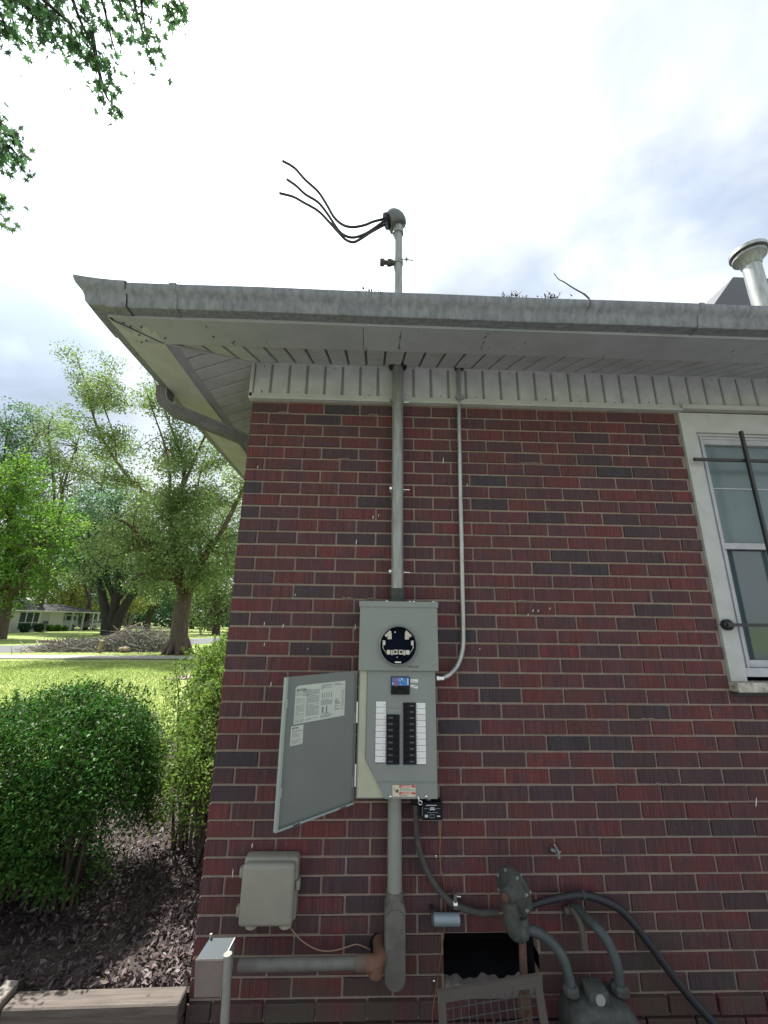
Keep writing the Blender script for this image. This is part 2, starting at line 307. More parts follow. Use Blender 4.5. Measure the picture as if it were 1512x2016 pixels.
def bez(p, n=8):                                # Catmull-Rom through points
    P = [Vector(q) for q in p]; P = [P[0]*2-P[1]]+P+[P[-1]*2-P[-2]]; o = []
    for i in range(1, len(P)-2):
        for k in range(n):
            t = k/n; a, b, c, d = P[i-1:i+3]
            o.append(.5*((2*b)+(c-a)*t+(2*a-5*b+4*c-d)*t*t+(3*b-a-3*c+d)*t**3))
    o.append(P[-2]); return o
# ------------------------------------------------------------------ ground
g = 1500
def sheet(name, x0, x1, y0, y1, z, m, kind='structure', parent=None):
    o = MB().add([(x0, y0, z), (x1, y0, z), (x1, y1, z), (x0, y1, z)], [(0, 1, 2, 3)]).build(name, m, parent, fix=False); o['kind'] = kind; return o
sheet('ground', -g, g, -g, g, 0, M_LAWN)
sheet('added_bounce_ground', -3.2, 26, -24, -.0, .004, mat('neutral_bounce_grey', (.21, .205, .21), .95, noise=(14, .7, 7, (.14, .135, .135)), bump=(30, 1, .01)))  # added out of view: neutral grey ground, keeps green bounce off the eave
sheet('added_dark_strip', -3.1, 9, -1.3, -.001, .009, mat('bounce_cutting_dark', (.045, .038, .034), .95, noise=(14, .7, 7, (.025, .022, .02)), bump=(30, 1, .01)))  # added out of view: dark ground that cuts bounce on the lower wall
def strip(name, pts_near, pts_far, z, m):
    n = len(pts_near); vs = [(*p, z) for p in pts_near]+[(*p, z) for p in pts_far]
    o = MB().add(vs, [(i, i+1, n+i+1, n+i) for i in range(n-1)]).build(name, m, None, fix=False); o['kind'] = 'structure'; return o
strip('driveway', [(-60, 12.5), (-22, 14.9), (-13.7, 15.4), (-5.9, 15.9), (8, 16.6)], [(-60, 14.3), (-22, 16.6), (-15, 17.0), (-6.4, 17.25), (8, 18)], .03, M_CONC)
strip('road', [(-90, 5), (-30, 14.6), (-16.1, 18.6), (-13, 22.5), (-10, 28.5), (4, 50), (30, 90)], [(-90, 9.5), (-34, 18.8), (-20, 23.2), (-17.8, 27), (-13.5, 36.5), (1, 58), (26, 98)], .012, M_ASPH)
strip('walkway', [(-4.9, 10.0), (-4.2, 10.1), (-3.2, 10.2), (-1.2, 10.3)], [(-4.75, 10.8), (-4.1, 11.2), (-3, 11.4), (-1.2, 11.5)], .02, mat('old_concrete', (.24, .19, .17), .95, noise=(9, .6, 6, (.17, .14, .12))))
# grass blades on the near lawn
n = 45000
yy = RNG.uniform(3.2, 14.5, n); xx = -(yy+2.07)*RNG.uniform(.42, 1.08, n)+.6
xx = xx+RNG.normal(0, .05, n); keep = (xx > -14); xx = xx[keep]; yy = yy[keep]; n = len(xx)
h = RNG.uniform(.02, .055, n); a = RNG.uniform(0, 6.283, n); lean = RNG.uniform(0, .03, n); w_ = .004+.0007*yy
p = np.stack([xx, yy, np.zeros(n)], 1); dx = np.stack([np.cos(a), np.sin(a), 0*a], 1); dl = np.stack([-np.sin(a), np.cos(a), 0*a], 1)
raw('grass_blades', np.stack([p-dx*w_[:, None], p+dx*w_[:, None], p+dl*lean[:, None]+np.stack([0*h, 0*h, h], 1)], 1), n, 3, M_BLADE, None, 'stuff')
# mulch bed behind the timbers
bm = MB(); NX, NY = 40, 60; vs = []; rr = random.Random(3)
for j in range(NY+1):
    for i in range(NX+1):
        x = -3.2+3.2*i/NX; y = .006+6.5*j/NY
        edge = min(1, (x+3.2)/.5, (6.5-y)/.8, 1 if y < 3 else max(0, 1-(-1.5-x)/.5) if x < -1.5 else 1)
        vs.append((x, y, -.02+.19*max(0, edge)+(rr.uniform(-.012, .012) if 0 < i < NX and j else 0)+.03*math.sin(x*3+y*2)*(1 if j > 2 else 0)))
fs = [(j*(NX+1)+i, j*(NX+1)+i+1, (j+1)*(NX+1)+i+1, (j+1)*(NX+1)+i) for j in range(NY) for i in range(NX)]
o = bm.add(vs, fs).build('mulch_bed', M_MULCH, None, fix=False); o['kind'] = 'structure'
n = 26000; c = np.stack([-RNG.uniform(.02, 1, n)**1.2*2.6, .02+RNG.uniform(0, 1, n)**1.4*3.2, .178+RNG.uniform(-.012, .02, n)], 1); c[:, 2] += .03*np.sin(c[:, 0]*3+c[:, 1]*2)*np.clip(c[:, 1]*4, 0, 1)
ch = leaves('mulch_chips', c, .028, M_CHIP, None, .36, 1.6, .6)
# ------------------------------------------------------------------ the house
ZT = 2.79; CR = .2032/3
house = thing('brick_house', 'red brick ranch house with white eaves, filling the right of the view', 'house')
wall = MB()
D0 = .0065                                         # mortar face behind the brick face
HX0, HX1, HZ0, HZ1 = 1.016, 1.412, ZT-39*CR, ZT-36*CR        # crawlspace opening
WX0, WX1, WZ0 = 2.446, 3.62, 1.325                             # window opening
wall.box(.004, HX0, D0, .30, 0, ZT+.25); wall.box(HX0, HX1, D0, .30, 0, HZ0); wall.box(HX0, HX1, D0, .30, HZ1, ZT+.25)
wall.box(HX1, WX0, D0, .30, 0, ZT+.25); wall.box(WX0, WX1, D0, .30, 0, WZ0-.05); wall.box(WX1, 9, D0, .30, 0, ZT+.25); wall.box(WX0, WX1, D0, .30, ZT-.01, ZT+.25)
wall.box(.004, .30, .30, 11, 0, ZT+.25)
wall = wall.build('wall', M_MORTAR, house)
# bricks: front face just proud of the mortar, chamfered edges
def brick_mesh(L_, i, h=CR-.0104, d=.09):
    rr = random.Random(i*13+int(L_*1000)); mb = MB(); a = L_/2; k = h/2; b_ = .0022; j = lambda s=.0017: rr.uniform(-s, s)
    f1 = [(-a+b_+j(), -d/2+j(.0008), -k+b_+j()), (a-b_+j(), -d/2+j(.0008), -k+b_+j()), (a-b_+j(), -d/2+j(.0008), k-b_+j()), (-a+b_+j(), -d/2+j(.0008), k-b_+j())]
    f2 = [(-a, -d/2+b_, -k), (a, -d/2+b_, -k), (a, -d/2+b_, k), (-a, -d/2+b_, k)]; f3 = [(x, d/2, z) for x, y, z in f2]
    mb.add(f1+f2+f3, [(0, 1, 2, 3)]+[(4+i_, 4+(i_+1) % 4, (i_+1) % 4, i_) for i_ in range(4)]+[(8+i_, 8+(i_+1) % 4, 4+(i_+1) % 4, 4+i_) for i_ in range(4)]+[(11, 10, 9, 8)])
    return mb
BL, HB = .1935, .0918
BM = {}
def bmesh_data(L_, v):
    key = (round(L_, 4), v)
    if key not in BM:
        mb = brick_mesh(L_, v); me = bpy.data.meshes.new('brick'); me.from_pydata(mb.v, [], mb.f); me.materials.append(M_BRICK); BM[key] = (me, mb)
    return BM[key]
DARK = {(12, 0), (12, 3), (12, 4), (16, 0), (16, 2), (18, 0), (20, 2), (27, 0), (9, 3), (8, 0), (2, 2), (1, 2), (22, 6), (23, 6), (13, 8), (14, 8), (14, 9), (26, 8), (26, 9), (27, 9), (7, 6), (10, 8), (19, 5), (25, 5), (34, 2), (35, 3), (5, 9), (3, 9), (17, 10), (28, 4), (31, 11), (29, 7), (11, 10), (6, 10)}
hid = [(.64, 1.0, .88, 1.69), (.33, .62, .88, 1.33), (.20, .42, .42, .62)]
allb = []
rb = random.Random(5)
for crs in range(1, 42):
    zc = ZT-(crs-.5)*CR; full = crs % 2 == 1; x = 0.0; k = 0
    while x < 5.2:
        L_ = BL if (full or k) else HB
        xc = x+L_/2; x0, x1 = x, x+L_
        x += L_+.0097; k += 1
        segs = [(x0, x1)]
        def cut(segs, c0, c1):
            o = []
            for a_, b_ in segs:
                if b_ <= c0+.004 or a_ >= c1-.004: o.append((a_, b_))
                else:
                    if c0-a_ > .03: o.append((a_, c0-.0))
                    if b_-c1 > .03: o.append((c1, b_))
            return o
        if 37 <= crs <= 39: segs = cut(segs, HX0, HX1)
        if zc > WZ0-.045: segs = cut(segs, WX0-.004, WX1)
        for a_, b_ in segs: allb.append((crs, k-1, (a_+b_)/2, zc, b_-a_))
def score(b):
    crs, k, xc, zc, L_ = b
    if xc > 2.75 or any(h_[0] < xc < h_[1] and h_[2] < zc < h_[3] for h_ in hid): return -1
    dz = (Vector((xc, 0, zc))-CAM).dot(fw); px = 756+FPX*(Vector((xc, 0, zc))-CAM).dot(rt2)/dz; py = 1008-FPX*(Vector((xc, 0, zc))-CAM).dot(up2)/dz
    if not (-40 < px < 1550 and py < 2050): return -1
    return L_/.19*.3+1/dz**3
allb.sort(key=lambda b: -score(b))
stuff = MB(); fl = []
for i, (crs, k, xc, zc, L_) in enumerate(allb):
    me, mb = bmesh_data(L_, rb.randrange(5)); yo = .045+rb.uniform(-.0028, .0016); low = crs >= 40
    if low: yo -= .014
    zc += rb.uniform(-.0008, .0008); flash = rb.uniform(.72, .95) if (crs, k) in DARK else (rb.uniform(.5, .85) if rb.random() < .07 else rb.choice((0, 0, 0, .15, .3, .4)))
    if i < 300:
        o = bpy.data.objects.new('brick', me); C.objects.link(o); o.parent = wall; o.location = (xc, yo, zc); o.rotation_euler = (rb.uniform(-.004, .004), rb.uniform(-.003, .003), rb.uniform(-.004, .004)); o['flash'] = flash
    else:
        stuff.add([(v[0]+xc, v[1]+yo, v[2]+zc) for v in mb.v], mb.f); fl += [flash]*len(mb.v)
# bricks of the side wall (seen only from a step to the left)
for crs in range(1, 42):
    zc = ZT-(crs-.5)*CR; y = .10 if crs % 2 else .0+BL+.0097
    while y < 6:
        me, mb = bmesh_data(BL, rb.randrange(5)); yc = y+BL/2; fv = 1.0 if rb.random() < .06 else rb.choice((0, 0, .3))
        stuff.add([(v[1]+.045, v[0]+yc, v[2]+zc) for v in mb.v], mb.f); fl += [fv]*len(mb.v); y += BL+.0097
so_ = stuff.build('brickwork', M_BRICK, wall); so_['kind'] = 'stuff'
at_ = so_.data.attributes.new('flash_face', 'FLOAT', 'POINT'); at_.data.foreach_set('value', fl)
# mortar smears and droppings on the bricks
mb = MB()
for j in (1, 5, 16, 24, 28):
    zc = ZT-j*CR
    for q in range(3):
        x = rb.uniform(.05, 2.3); l_ = rb.uniform(.03, .10); n_ = 7
        pts = [(x+l_*t/n_, rb.uniform(-.004, -.001), zc+.004+rb.uniform(-.002, .003)) for t in range(n_+1)]
        mb.tube(pts, [.001]+[rb.uniform(.0015, .0035) for _ in range(n_-1)]+[.001], 5)
mb.build('mortar_smear', M_MORTAR, wall)['kind'] = 'stuff'
mb = MB()
for px, py, l_ in ((700, 1228, 12), (521, 1225, 6), (558, 1228, 8), (521, 1266, 6), (582, 1169, 4), (606, 1276, 3), (534, 1342, 10), (459, 1710, 17), (497, 1660, 9), (1489, 1570, 18), (702, 1062, 10), (873, 900, 13), (735, 1015, 7), (746, 1012, 5), (920, 952, 6), (508, 917, 5), (1050, 1199, 6), (1060, 1200, 5), (1040, 1208, 4), (1083, 1196, 4), (945, 1276, 3)):
    a_ = at(px, py, -.003); b_ = at(px-1, py+l_, -.003); mb.tube([a_, (a_+b_)/2+V(0, -.001, 0), b_], [.0008, .0022, .0012], 5)
mb.build('dropping', M_LIME, wall)['kind'] = 'stuff'
# frieze board of grooved strips above the brick
M_VBACK = mat('shaded_vinyl_groove', (.20, .20, .185), .7)  # groove shade put into the colour: darker vinyl behind the strips
fr = B(-.012, 9, -.006, .02, 2.80, 3.03).build('frieze_board', M_VBACK, house)
me = None
def pieces(name, mesh_mb, material, parent, offs):
    ob = mesh_mb.build(name, material, parent); ob.location = offs[0]
    for p_ in offs[1:]:
        c_ = ob.copy(); C.objects.link(c_); c_.parent = parent; c_.location = p_
    return ob
pw = .1016
prof = lambda w, t=.006: [(0, 0), (.004, -t), (w*.5-.012, -t), (w*.5-.008, -t*.45), (w*.5-.003, -t*.45), (w*.5+.001, -t), (w-.010, -t), (w-.006, 0)]
s1 = MB(); p_ = [(.0015, -.002), (.006, -.008), (pw-.014, -.008), (pw-.010, -.002)]
s1.prism([(x, y, 2.833) for x, y in p_]+[], (0, 0, .195))
pieces('frieze_strip', s1, M_VINYL, fr, [(-.002+i*pw, -.005, 0) for i in range(48)])
tr_ = MB(); tr_.box(-.016, 2.46, -.034, .0, 2.793, 2.806); tr_.box(-.016, 2.46, -.022, .0, 2.806, 2.833); tr_.box(-.02, 9, -.020, .0, 3.026, 3.040); tr_.box(-.02, -.002, -.022, .004, 2.806, 3.03); tr_.box(2.46, 9, -.034, 0, 2.806, 2.833)
tr_.build('frieze_trim', M_VINYL2, house)
# sloping grooved soffits, front and side, mitred at the corner
ZS, KS, OV = 3.037, .40, .335
def sofz(d): return ZS-KS*d
sf = MB().add([(0, 0, ZS+.012), (9, 0, ZS+.012), (9, -OV-.02, sofz(OV)+.012), (-OV-.02, -OV-.02, sofz(OV)+.012)], [(0, 1, 2, 3)]).add([(0, 0, ZS+.012), (-OV-.02, -OV-.02, sofz(OV)+.012), (-OV-.02, 11, sofz(OV)+.012), (0, 11, ZS+.012)], [(0, 1, 2, 3)])
sof = sf.build('soffit', M_VBACK, house, fix=False)
def soffit_strip(u0, side):
    mb = MB(); rows = []
    for (du, dz) in ((.0015, .009), (.005, .0), (pw-.012, .0), (pw-.008, .009)):
        u = u0+du; inner = max(0.0, -u) if u < 0 else 0.0
        if inner >= OV: inner = OV-.001
        rows.append([(u, -inner, sofz(inner)+dz), (u, -OV, sofz(OV)+dz)] if side == 'f' else [(-inner, u, sofz(inner)+dz), (-OV, u, sofz(OV)+dz)])
    vs = [p for r_ in rows for p in r_]
    mb.add(vs, [(0, 1, 3, 2), (2, 3, 5, 4), (4, 5, 7, 6)]); return mb
for i in range(-3, 42): soffit_strip(.03+i*pw, 'f').build('soffit_strip', M_VINYL, sof, fix=False)
for i in range(-3, 34): soffit_strip(.02+i*pw, 's').build('soffit_strip', M_VINYL, sof, fix=False)
MB().tube([(0, -.0, ZS-.004), (-OV, -OV, sofz(OV)-.004)], .007, 6).tube([(-.004, -.02, ZS-.004), (-.004, 9, ZS-.004)], .007, 6).build('hip_trim', M_VINYL2, house)
MB().add([(-.300, -.335, 2.917), (-.345, -.345, 2.893), (-.345, 9, 2.893), (-.300, 9, 2.917)], [(0, 1, 2, 3)]).build('soffit_lip', M_FASCIA, house, fix=False)
# boxed eave bottom strips
FB, FO = 2.893, .51
def eave_strip(name, x0, x1, side, z=FB, dents=0):
    n_ = 40; vs = []; r_ = random.Random(int(x0*100)+9)
    for i in range(n_+1):
        u = x0+(x1-x0)*i/n_
        for j in range(4):
            d = .342+(FO-.342)*j/3; uu = max(u, -d) if i == 0 else u
            dz = dents*r_.uniform(-1, 1)*(1 if 0 < j < 3 else .4)
            vs.append((uu, -d, z+dz) if side == 'f' else (-d, uu, z+dz))
    fs = [(i*4+j, i*4+j+1, (i+1)*4+j+1, (i+1)*4+j) for i in range(n_) for j in range(3)]
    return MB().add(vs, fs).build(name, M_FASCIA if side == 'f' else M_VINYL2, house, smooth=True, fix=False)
xs = at(716, 660, -.42).x
eave_strip('fascia', -.52, xs-.001, 'f', dents=.0015); eave_strip('fascia', xs+.001, 3.8, 'f', FB-.002, .0008); eave_strip('fascia', 3.802, 9, 'f')
eave_strip('fascia', -.52, 2.0, 's', dents=.0012); eave_strip('fascia', 2.0, 11, 's', FB-.001, .002)
MB().box(-.342, 9, -.345, -.338, FB, 3.0).box(-FO, 9, -FO-.001, -FO+.004, FB, 3.02).box(-FO-.001, -FO+.004, -FO, 11, FB, 3.02).box(-.345, -.338, -.342, 11, FB, 2.92).build('fascia_back', M_FASCIA, house)
MB().tube([(-.345, -.345, FB-.002), (-.50, -.50, FB-.002)], .0022, 5).build('mitre_seam', M_SHADOWGAP, house)
mb = MB()
for px, py in ((243, 636), (257, 643), (278, 644), (274, 660), (288, 671), (325, 666), (420, 663), (279, 674), (426, 851)):
    c_ = at(px, py, -.43); d_ = c_-CAM; c_ = CAM+d_*((FB-.004-CAM.z)/d_.z); mb.lathe(c_, [(.0045, -.001), (.0045, .001)], 'z', 8)
mb.build('nail_hole', M_SHADOWGAP, house)['kind'] = 'stuff'
mb = MB(); r_ = random.Random(12)
for i in range(46):
    x = r_.choice((r_.uniform(-.1, 2.9), .80, 1.2)); y = r_.uniform(-.50, -.36); l_ = r_.uniform(.004, .02); mb.tube([(x, y, FB-.0026), (x+r_.uniform(-.01, .01), y+l_, FB-.0026)], [.0016, .0006], 4)
mb.build('dirt_speck', M_GASGREY, house)['kind'] = 'stuff'
mb = MB()
for i in range(30): x = .048+i*pw*2; z = r_.choice((2.842, 2.85, 3.01)); mb.lathe((x if x < 5 else .05, -.0132, z), [(.0035, 0), (.0035, .001)], 'y', 7)
mb.build('nail_head', M_SHADOWGAP, house)['kind'] = 'stuff'
# gutters: K profile, front and side, mitred
GP = [(.500, 2.992), (.500, 2.906), (.560, 2.906), (.567, 2.914), (.570, 2.940), (.580, 2.957), (.594, 2.968), (.600, 2.985), (.601, 3.000), (.594, 3.003), (.592, 2.995)]
def gutter_run(name, u0, u1, side, mitre0=False, dz=0.0, grow=0.0, n_=30, seed=1):
    r_ = random.Random(seed); path = []
    for i in range(n_+1):
        u = u0+(u1-u0)*i/n_; st = []; wob = .0015*math.sin(u*3.1+seed)+.001*math.sin(u*7.7)
        for d, z in GP:
            dd = d+(grow if d > .5 else 0); uu = -dd if (mitre0 and i == 0) else u
            st.append(V(uu, -dd, z+dz+wob-(grow if z < 2.95 else -grow*.6)) if side == 'f' else V(-dd, uu, z+dz+wob-(grow if z < 2.95 else -grow*.6)))
        path.append(st)
    return MB().sweep(GP, path).build(name, M_GUTTER, house, smooth=True, fix=False)
gutter_run('gutter', -.45, 9, 'f', False, 0, 0, 60, 1); gutter_run('gutter', -.45, 11, 's', False, 0, 0, 60, 2)
gutter_run('gutter_corner', -.40, -.40, 'f', True, .004, .004, 8, 1) if False else None
def gutter_corner():
    mb = MB()
    for side in ('f', 's'):
        path = []
        for i in range(5):
            u = -.40 if side == 'f' else -.36; st = []
            for d, z in GP:
                dd = d+(.004 if d > .5 else 0); end = -dd; uu = u+(end-u)*i/4
                rise = .012*(i/4)**2; zz = z+(.006 if z > 2.95 else -.004)+rise
                out_ = .010*(i/4)**2*(z-2.9)/.1
                st.append(V(uu-out_, -dd-out_, zz) if side == 'f' else V(-dd-out_, uu-out_, zz))
            path.append(st)
        mb.sweep(GP, path)
    return mb.build('gutter_corner', M_GUTTER, house, smooth=True, fix=False)
gutter_corner()
jx = at(333, 590, -.58).x
def gutter_clip(x, w_):
    mb = MB(); path = [[V(x+q, -d-(.003 if d > .5 else 0), z+(.004 if z > 2.95 else -.003)) for d, z in GP] for q in (0, w_)]; return mb.sweep(GP, path)
gutter_clip(jx, .03).build('gutter_joint', M_GUTTER, house, smooth=True, fix=False); gutter_clip(-.402, .006).build('gutter_joint', M_SHADOWGAP, house, fix=False); gutter_clip(at(1370, 600, -.58).x, .02).build('gutter_joint', M_GUTTER, house, fix=False)
# roof
rf = MB(); Z0 = 2.985; HX, HY = 14, 11.5
ridge = Z0+.4*(4.5+.5)
rf.add([(-.52, -.52, Z0), (HX, -.52, Z0), (HX, 4.5, ridge), (4.5, 4.5, ridge)], [(0, 1, 2, 3)]); rf.add([(-.52, -.52, Z0), (4.5, 4.5, ridge), (-.52, 9.5, Z0)], [(0, 1, 2)])
rf.add([(-.52, 9.5, Z0), (4.5, 4.5, ridge), (HX, 4.5, ridge), (HX, 9.5, Z0)], [(0, 1, 2, 3)])
roof = rf.build('roof', M_SHINGLE, house, fix=False)
MB().box(-.56, 9, -.56, -.50, 2.978, 2.986).box(-.56, -.50, -.56, 9.5, 2.978, 2.986).build('drip_edge', M_VINYL, house)
# chimney cap and flue on the roof
ch_ = MB(); ch_.box(4.28, 6.05, 1.5, 2.62, 3.6, 4.70).build('chimney', M_MORTAR, house)
MB().add([(4.12, 1.40, 4.70), (6.2, 1.40, 4.70), (6.2, 2.75, 4.70), (4.12, 2.75, 4.70), (5.02, 1.80, 5.70), (5.75, 1.80, 5.70), (5.75, 2.3, 5.70), (5.02, 2.3, 5.70)], [(0, 1, 5, 4), (1, 2, 6, 5), (2, 3, 7, 6), (3, 0, 4, 7), (4, 5, 6, 7), (3, 2, 1, 0)]).build('chimney_hood', mat('dark_sheet_metal', (.035, .04, .05), .5, .3, noise=(10, .5, 4, (.04, .04, .045))), house)
flue = thing('flue_pipe', 'grey metal flue pipe with round rain cap standing on the roof, far right', 'flue pipe', (3.745, .5, 3.40))
MB().lathe((3.745, .5, 3.36), [(.062, 0), (.062, 1.19)], 'z', 24).build('pipe', M_GALV, flue, True); MB().lathe((3.745, .5, 3.36), [(.16, 0), (.10, .12), (.066, .22)], 'z', 24).build('roof_flashing', M_GALV2, flue, True)
MB().lathe((3.745, .5, 4.49), [(.064, -.06), (.080, .0), (.112, .025), (.112, .045), (.08, .04), (.066, .036)], 'z', 28, False).build('cap_collar', M_GALV2, flue, True)
MB().lathe((3.745, .5, 4.555), [(.126, 0), (.126, .03), (.10, .05), (.05, .066), (.004, .07)], 'z', 28).build('rain_cap', M_GALV, flue, True)
mb = MB()
for q in range(4): a_ = q*math.pi/2+.4; mb.obox((3.745+.10*math.cos(a_), .5+.10*math.sin(a_), 4.54), (.016, .004, .07), Euler((0, 0, a_)))
mb.build('cap_strap', M_GALV2, flue)['kind'] = 'stuff'
# downspout
dsp = []
p0 = V(-.555, .235, 2.90)
dpts = [V(-.552, .10, 2.915), V(-.548, .105, 2.85), V(-.535, .11, 2.815), V(-.505, .12, 2.790), V(-.16, .27, 2.700), V(-.11, .30, 2.680), V(-.075, .325, 2.63), V(-.055, .34, 2.56), V(-.055, .35, 2.3), V(-.055, .35, .12)]
def downspout(pts, w_=.062, d_=.085, rib=.004):
    vs = []; n_ = 0; mb = MB(); ring = []
    hw, hd = w_/2, d_/2; k = 9; pr_ = []
    for (a0, a1) in (((-hw, -hd), (hw, -hd)), ((hw, -hd), (hw, hd)), ((hw, hd), (-hw, hd)), ((-hw, hd), (-hw, -hd))):
        nx, ny = (a1[1]-a0[1]), -(a1[0]-a0[0]); l_ = math.hypot(nx, ny)
        for q in range(k):
            t = q/k; off = -rib if q % 2 == 0 and q else 0; pr_.append((a0[0]+(a1[0]-a0[0])*t+nx/l_*off, a0[1]+(a1[1]-a0[1])*t+ny/l_*off))
    for i, P in enumerate(pts):
        T = (pts[min(i+1, len(pts)-1)]-pts[max(i-1, 0)]).normalized(); Y = V(0, 1, 0); X = Y.cross(T).normalized()
        ring.append([P+X*a_+Y*b_ for a_, b_ in pr_])
    n_ = len(pr_); fs = [(i*n_+j, i*n_+(j+1) % n_, (i+1)*n_+(j+1) % n_, (i+1)*n_+j) for i in range(len(pts)-1) for j in range(n_)]
    return mb.add([v for r_ in ring for v in r_], fs)
downspout(dpts).build('downspout', mat('grimy_brown_grey_aluminium', (.15, .148, .15), .5, noise=(18, .7, 5, (.08, .08, .082)), streak=(.3, 1, 1)), house)
# ------------------------------------------------------------------ window with iron bars
win = MB()
win.box(2.449, 2.530, -.012, .05, 1.34, ZT-.0); win.box(2.530, 3.62, -.012, .05, 2.668, ZT)
win.box(3.54, 3.62, -.012, .05, 1.34, 2.668)
win = win.build('window', M_VINYL2, house)
MB().box(2.531, 2.548, .004, .05, 1.40, 2.668).box(2.548, 2.562, .016, .05, 1.40, 2.668).box(2.562, 2.572, .008, .05, 1.40, 2.655).box(2.531, 3.54, .004, .05, 2.655, 2.6675).box(2.572, 3.54, .016, .05, 2.640, 2.655).box(2.530, 3.54, .0, .05, 1.36, 1.40).build('frame', M_VINYL, win)
MB().box(2.573, 2.592, .022, .05, 2.03, 2.64).box(2.592, 3.54, .022, .05, 2.61, 2.64).box(2.573, 3.54, .020, .05, 2.00, 2.032).build('upper_sash', M_VINYL, win)
MB().box(2.573, 2.600, .030, .06, 1.402, 1.998).box(2.600, 3.54, .030, .06, 1.402, 1.435).build('lower_sash', M_VINYL, win)
B(2.592, 3.54, .045, .050, 2.032, 2.61).build('pane', M_CURT, win); B(2.600, 3.54, .055, .058, 1.435, 1.998).build('pane', M_GLASS, win)
MB().box(2.592, 3.54, .040, .044, 2.345, 2.352).build('glazing_bar', M_VINYL, win)
mb = MB()
for i in range(8): mb.tube(bez([(2.70+i*.1, .10, 1.45), (2.70+i*.1+.02, .085, 1.7), (2.69+i*.1, .10, 2.02)], 3), .022, 6)
mb.build('curtain', mat('grey_curtain', (.22, .25, .27), .9), win)
B(2.445, 3.66, -.050, .05, 1.296, 1.338).build('sill', mat('peeling_white_sill', (.55, .53, .46), .8, noise=(28, .9, 6, (.16, .14, .12)), bump=(40, .8, .004)), win)
MB().box(2.452, 3.6, -.030, .05, 1.2805, 1.295).build('sill_caulk', mat('dark_grey_strip', (.05, .05, .06), .9), win)  # dark strip under the sill
MB().box(2.40, 3.70, .60, .61, 1.2, 2.9).box(2.40, 2.41, .30, .60, 1.2, 2.9).box(3.69, 3.70, .30, .60, 1.2, 2.9).box(2.41, 3.69, .30, .60, 1.2, 1.21).build('room_behind', mat('dim_room', (.10, .10, .10), .9), win)
grille = thing('window_grille', 'black iron security bars fixed over the window, right edge', 'window bars', (2.5, -.04, 1.6))
for z in (2.485, 1.605): B(2.455, 3.6, -.052, -.040, z-.008, z+.008).build('cross_bar', M_IRON, grille)
for x in (2.745, 2.945, 3.145, 3.345): B(x-.0075, x+.0075, -.068, -.053, 1.42, 2.655).build('upright_bar', M_IRON, grille)
MB().lathe((2.475, -.03, 1.605), [(.026, -.03), (.028, .0), (.020, .012), (.008, .02)], 'y', 16).build('bracket', M_IRON, grille, True)
# ------------------------------------------------------------------ crawlspace vent opening: dark, rubble, loose grille
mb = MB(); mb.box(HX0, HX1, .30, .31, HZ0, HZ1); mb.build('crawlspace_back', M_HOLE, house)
MB().box(HX0, HX1, .05, .299, HZ0-.03, HZ0+.002).box(HX0, HX0+.002, .06, .299, HZ0, HZ1).box(HX1-.002, HX1, .06, .299, HZ0, HZ1).box(HX0, HX1, .06, .299, HZ1-.002, HZ1).build('opening_shade_lining', M_HOLE, house)  # black lining, the shade inside the opening is painted by its colour
rub = MB(); r_ = random.Random(8)
pts = [(HX0+.002+(HX1-HX0-.004)*i/14, HZ0+.035+r_.uniform(-.012, .012)) for i in range(0)] or [(HX0+.002+(HX1-HX0-.004)*i/56, HZ0+.034+.008*math.sin(i*.31)+.005*math.sin(i*.83+1)+r_.uniform(-.0015, .0015)) for i in range(57)]
rub.prism([(HX0+.002, -.004, HZ0-.04)]+[(x, -.004, z) for x, z in pts]+[(HX1-.002, -.004, HZ0-.04)], (0, .05, 0)); rub.build('broken_mortar', mat('pale_mortar', (.20, .175, .155), .95, noise=(20, .7, 5, (.18, .155, .14)), bump=(60, 1, .006)), house)
gv = thing('vent_grille', 'loose rusty framed wire vent grille leaning under the dark crawlspace opening', 'vent grille', (1.2, -.20, .1))
ga, gb, gc = V(.955, -.21, .318), V(1.335, -.21, .362), V(0, -.09, -.19)      # top left, top right, down the slope
gx = (gb-ga); gl = gx.length; gxn = gx.normalized(); gd = gc
def gpt(u, v, n_=0): return ga+gxn*u+gd*v+V(0, -.9, -.42)*n_
fm = MB(); t_ = .028
for (u0, u1, v0, v1) in ((0, gl, 0, .13), (0, gl, .87, 1), (0, t_, .13, .87), (gl-t_, gl, .13, .87)):
    fm.prism([gpt(u0, v0), gpt(u1, v0), gpt(u1, v1), gpt(u0, v1)], V(0, -.008, -.004))
fm.build('frame', mat('dull_brown_steel', (.075, .066, .055), .7, .2, noise=(30, .7, 4, (.07, .055, .045))), gv)
wm = MB()
for i in range(1, 14): wm.tube([gpt(gl*i/14, .1, -.002), gpt(gl*i/14, .9, -.002)], .0016, 5)
for i in range(1, 6): wm.tube([gpt(.01, .13+.74*i/6, -.004), gpt(gl-.01, .13+.74*i/6, -.004)], .0016, 5)
wm.build('wire_mesh', M_GASGREY, gv)['kind'] = 'stuff'
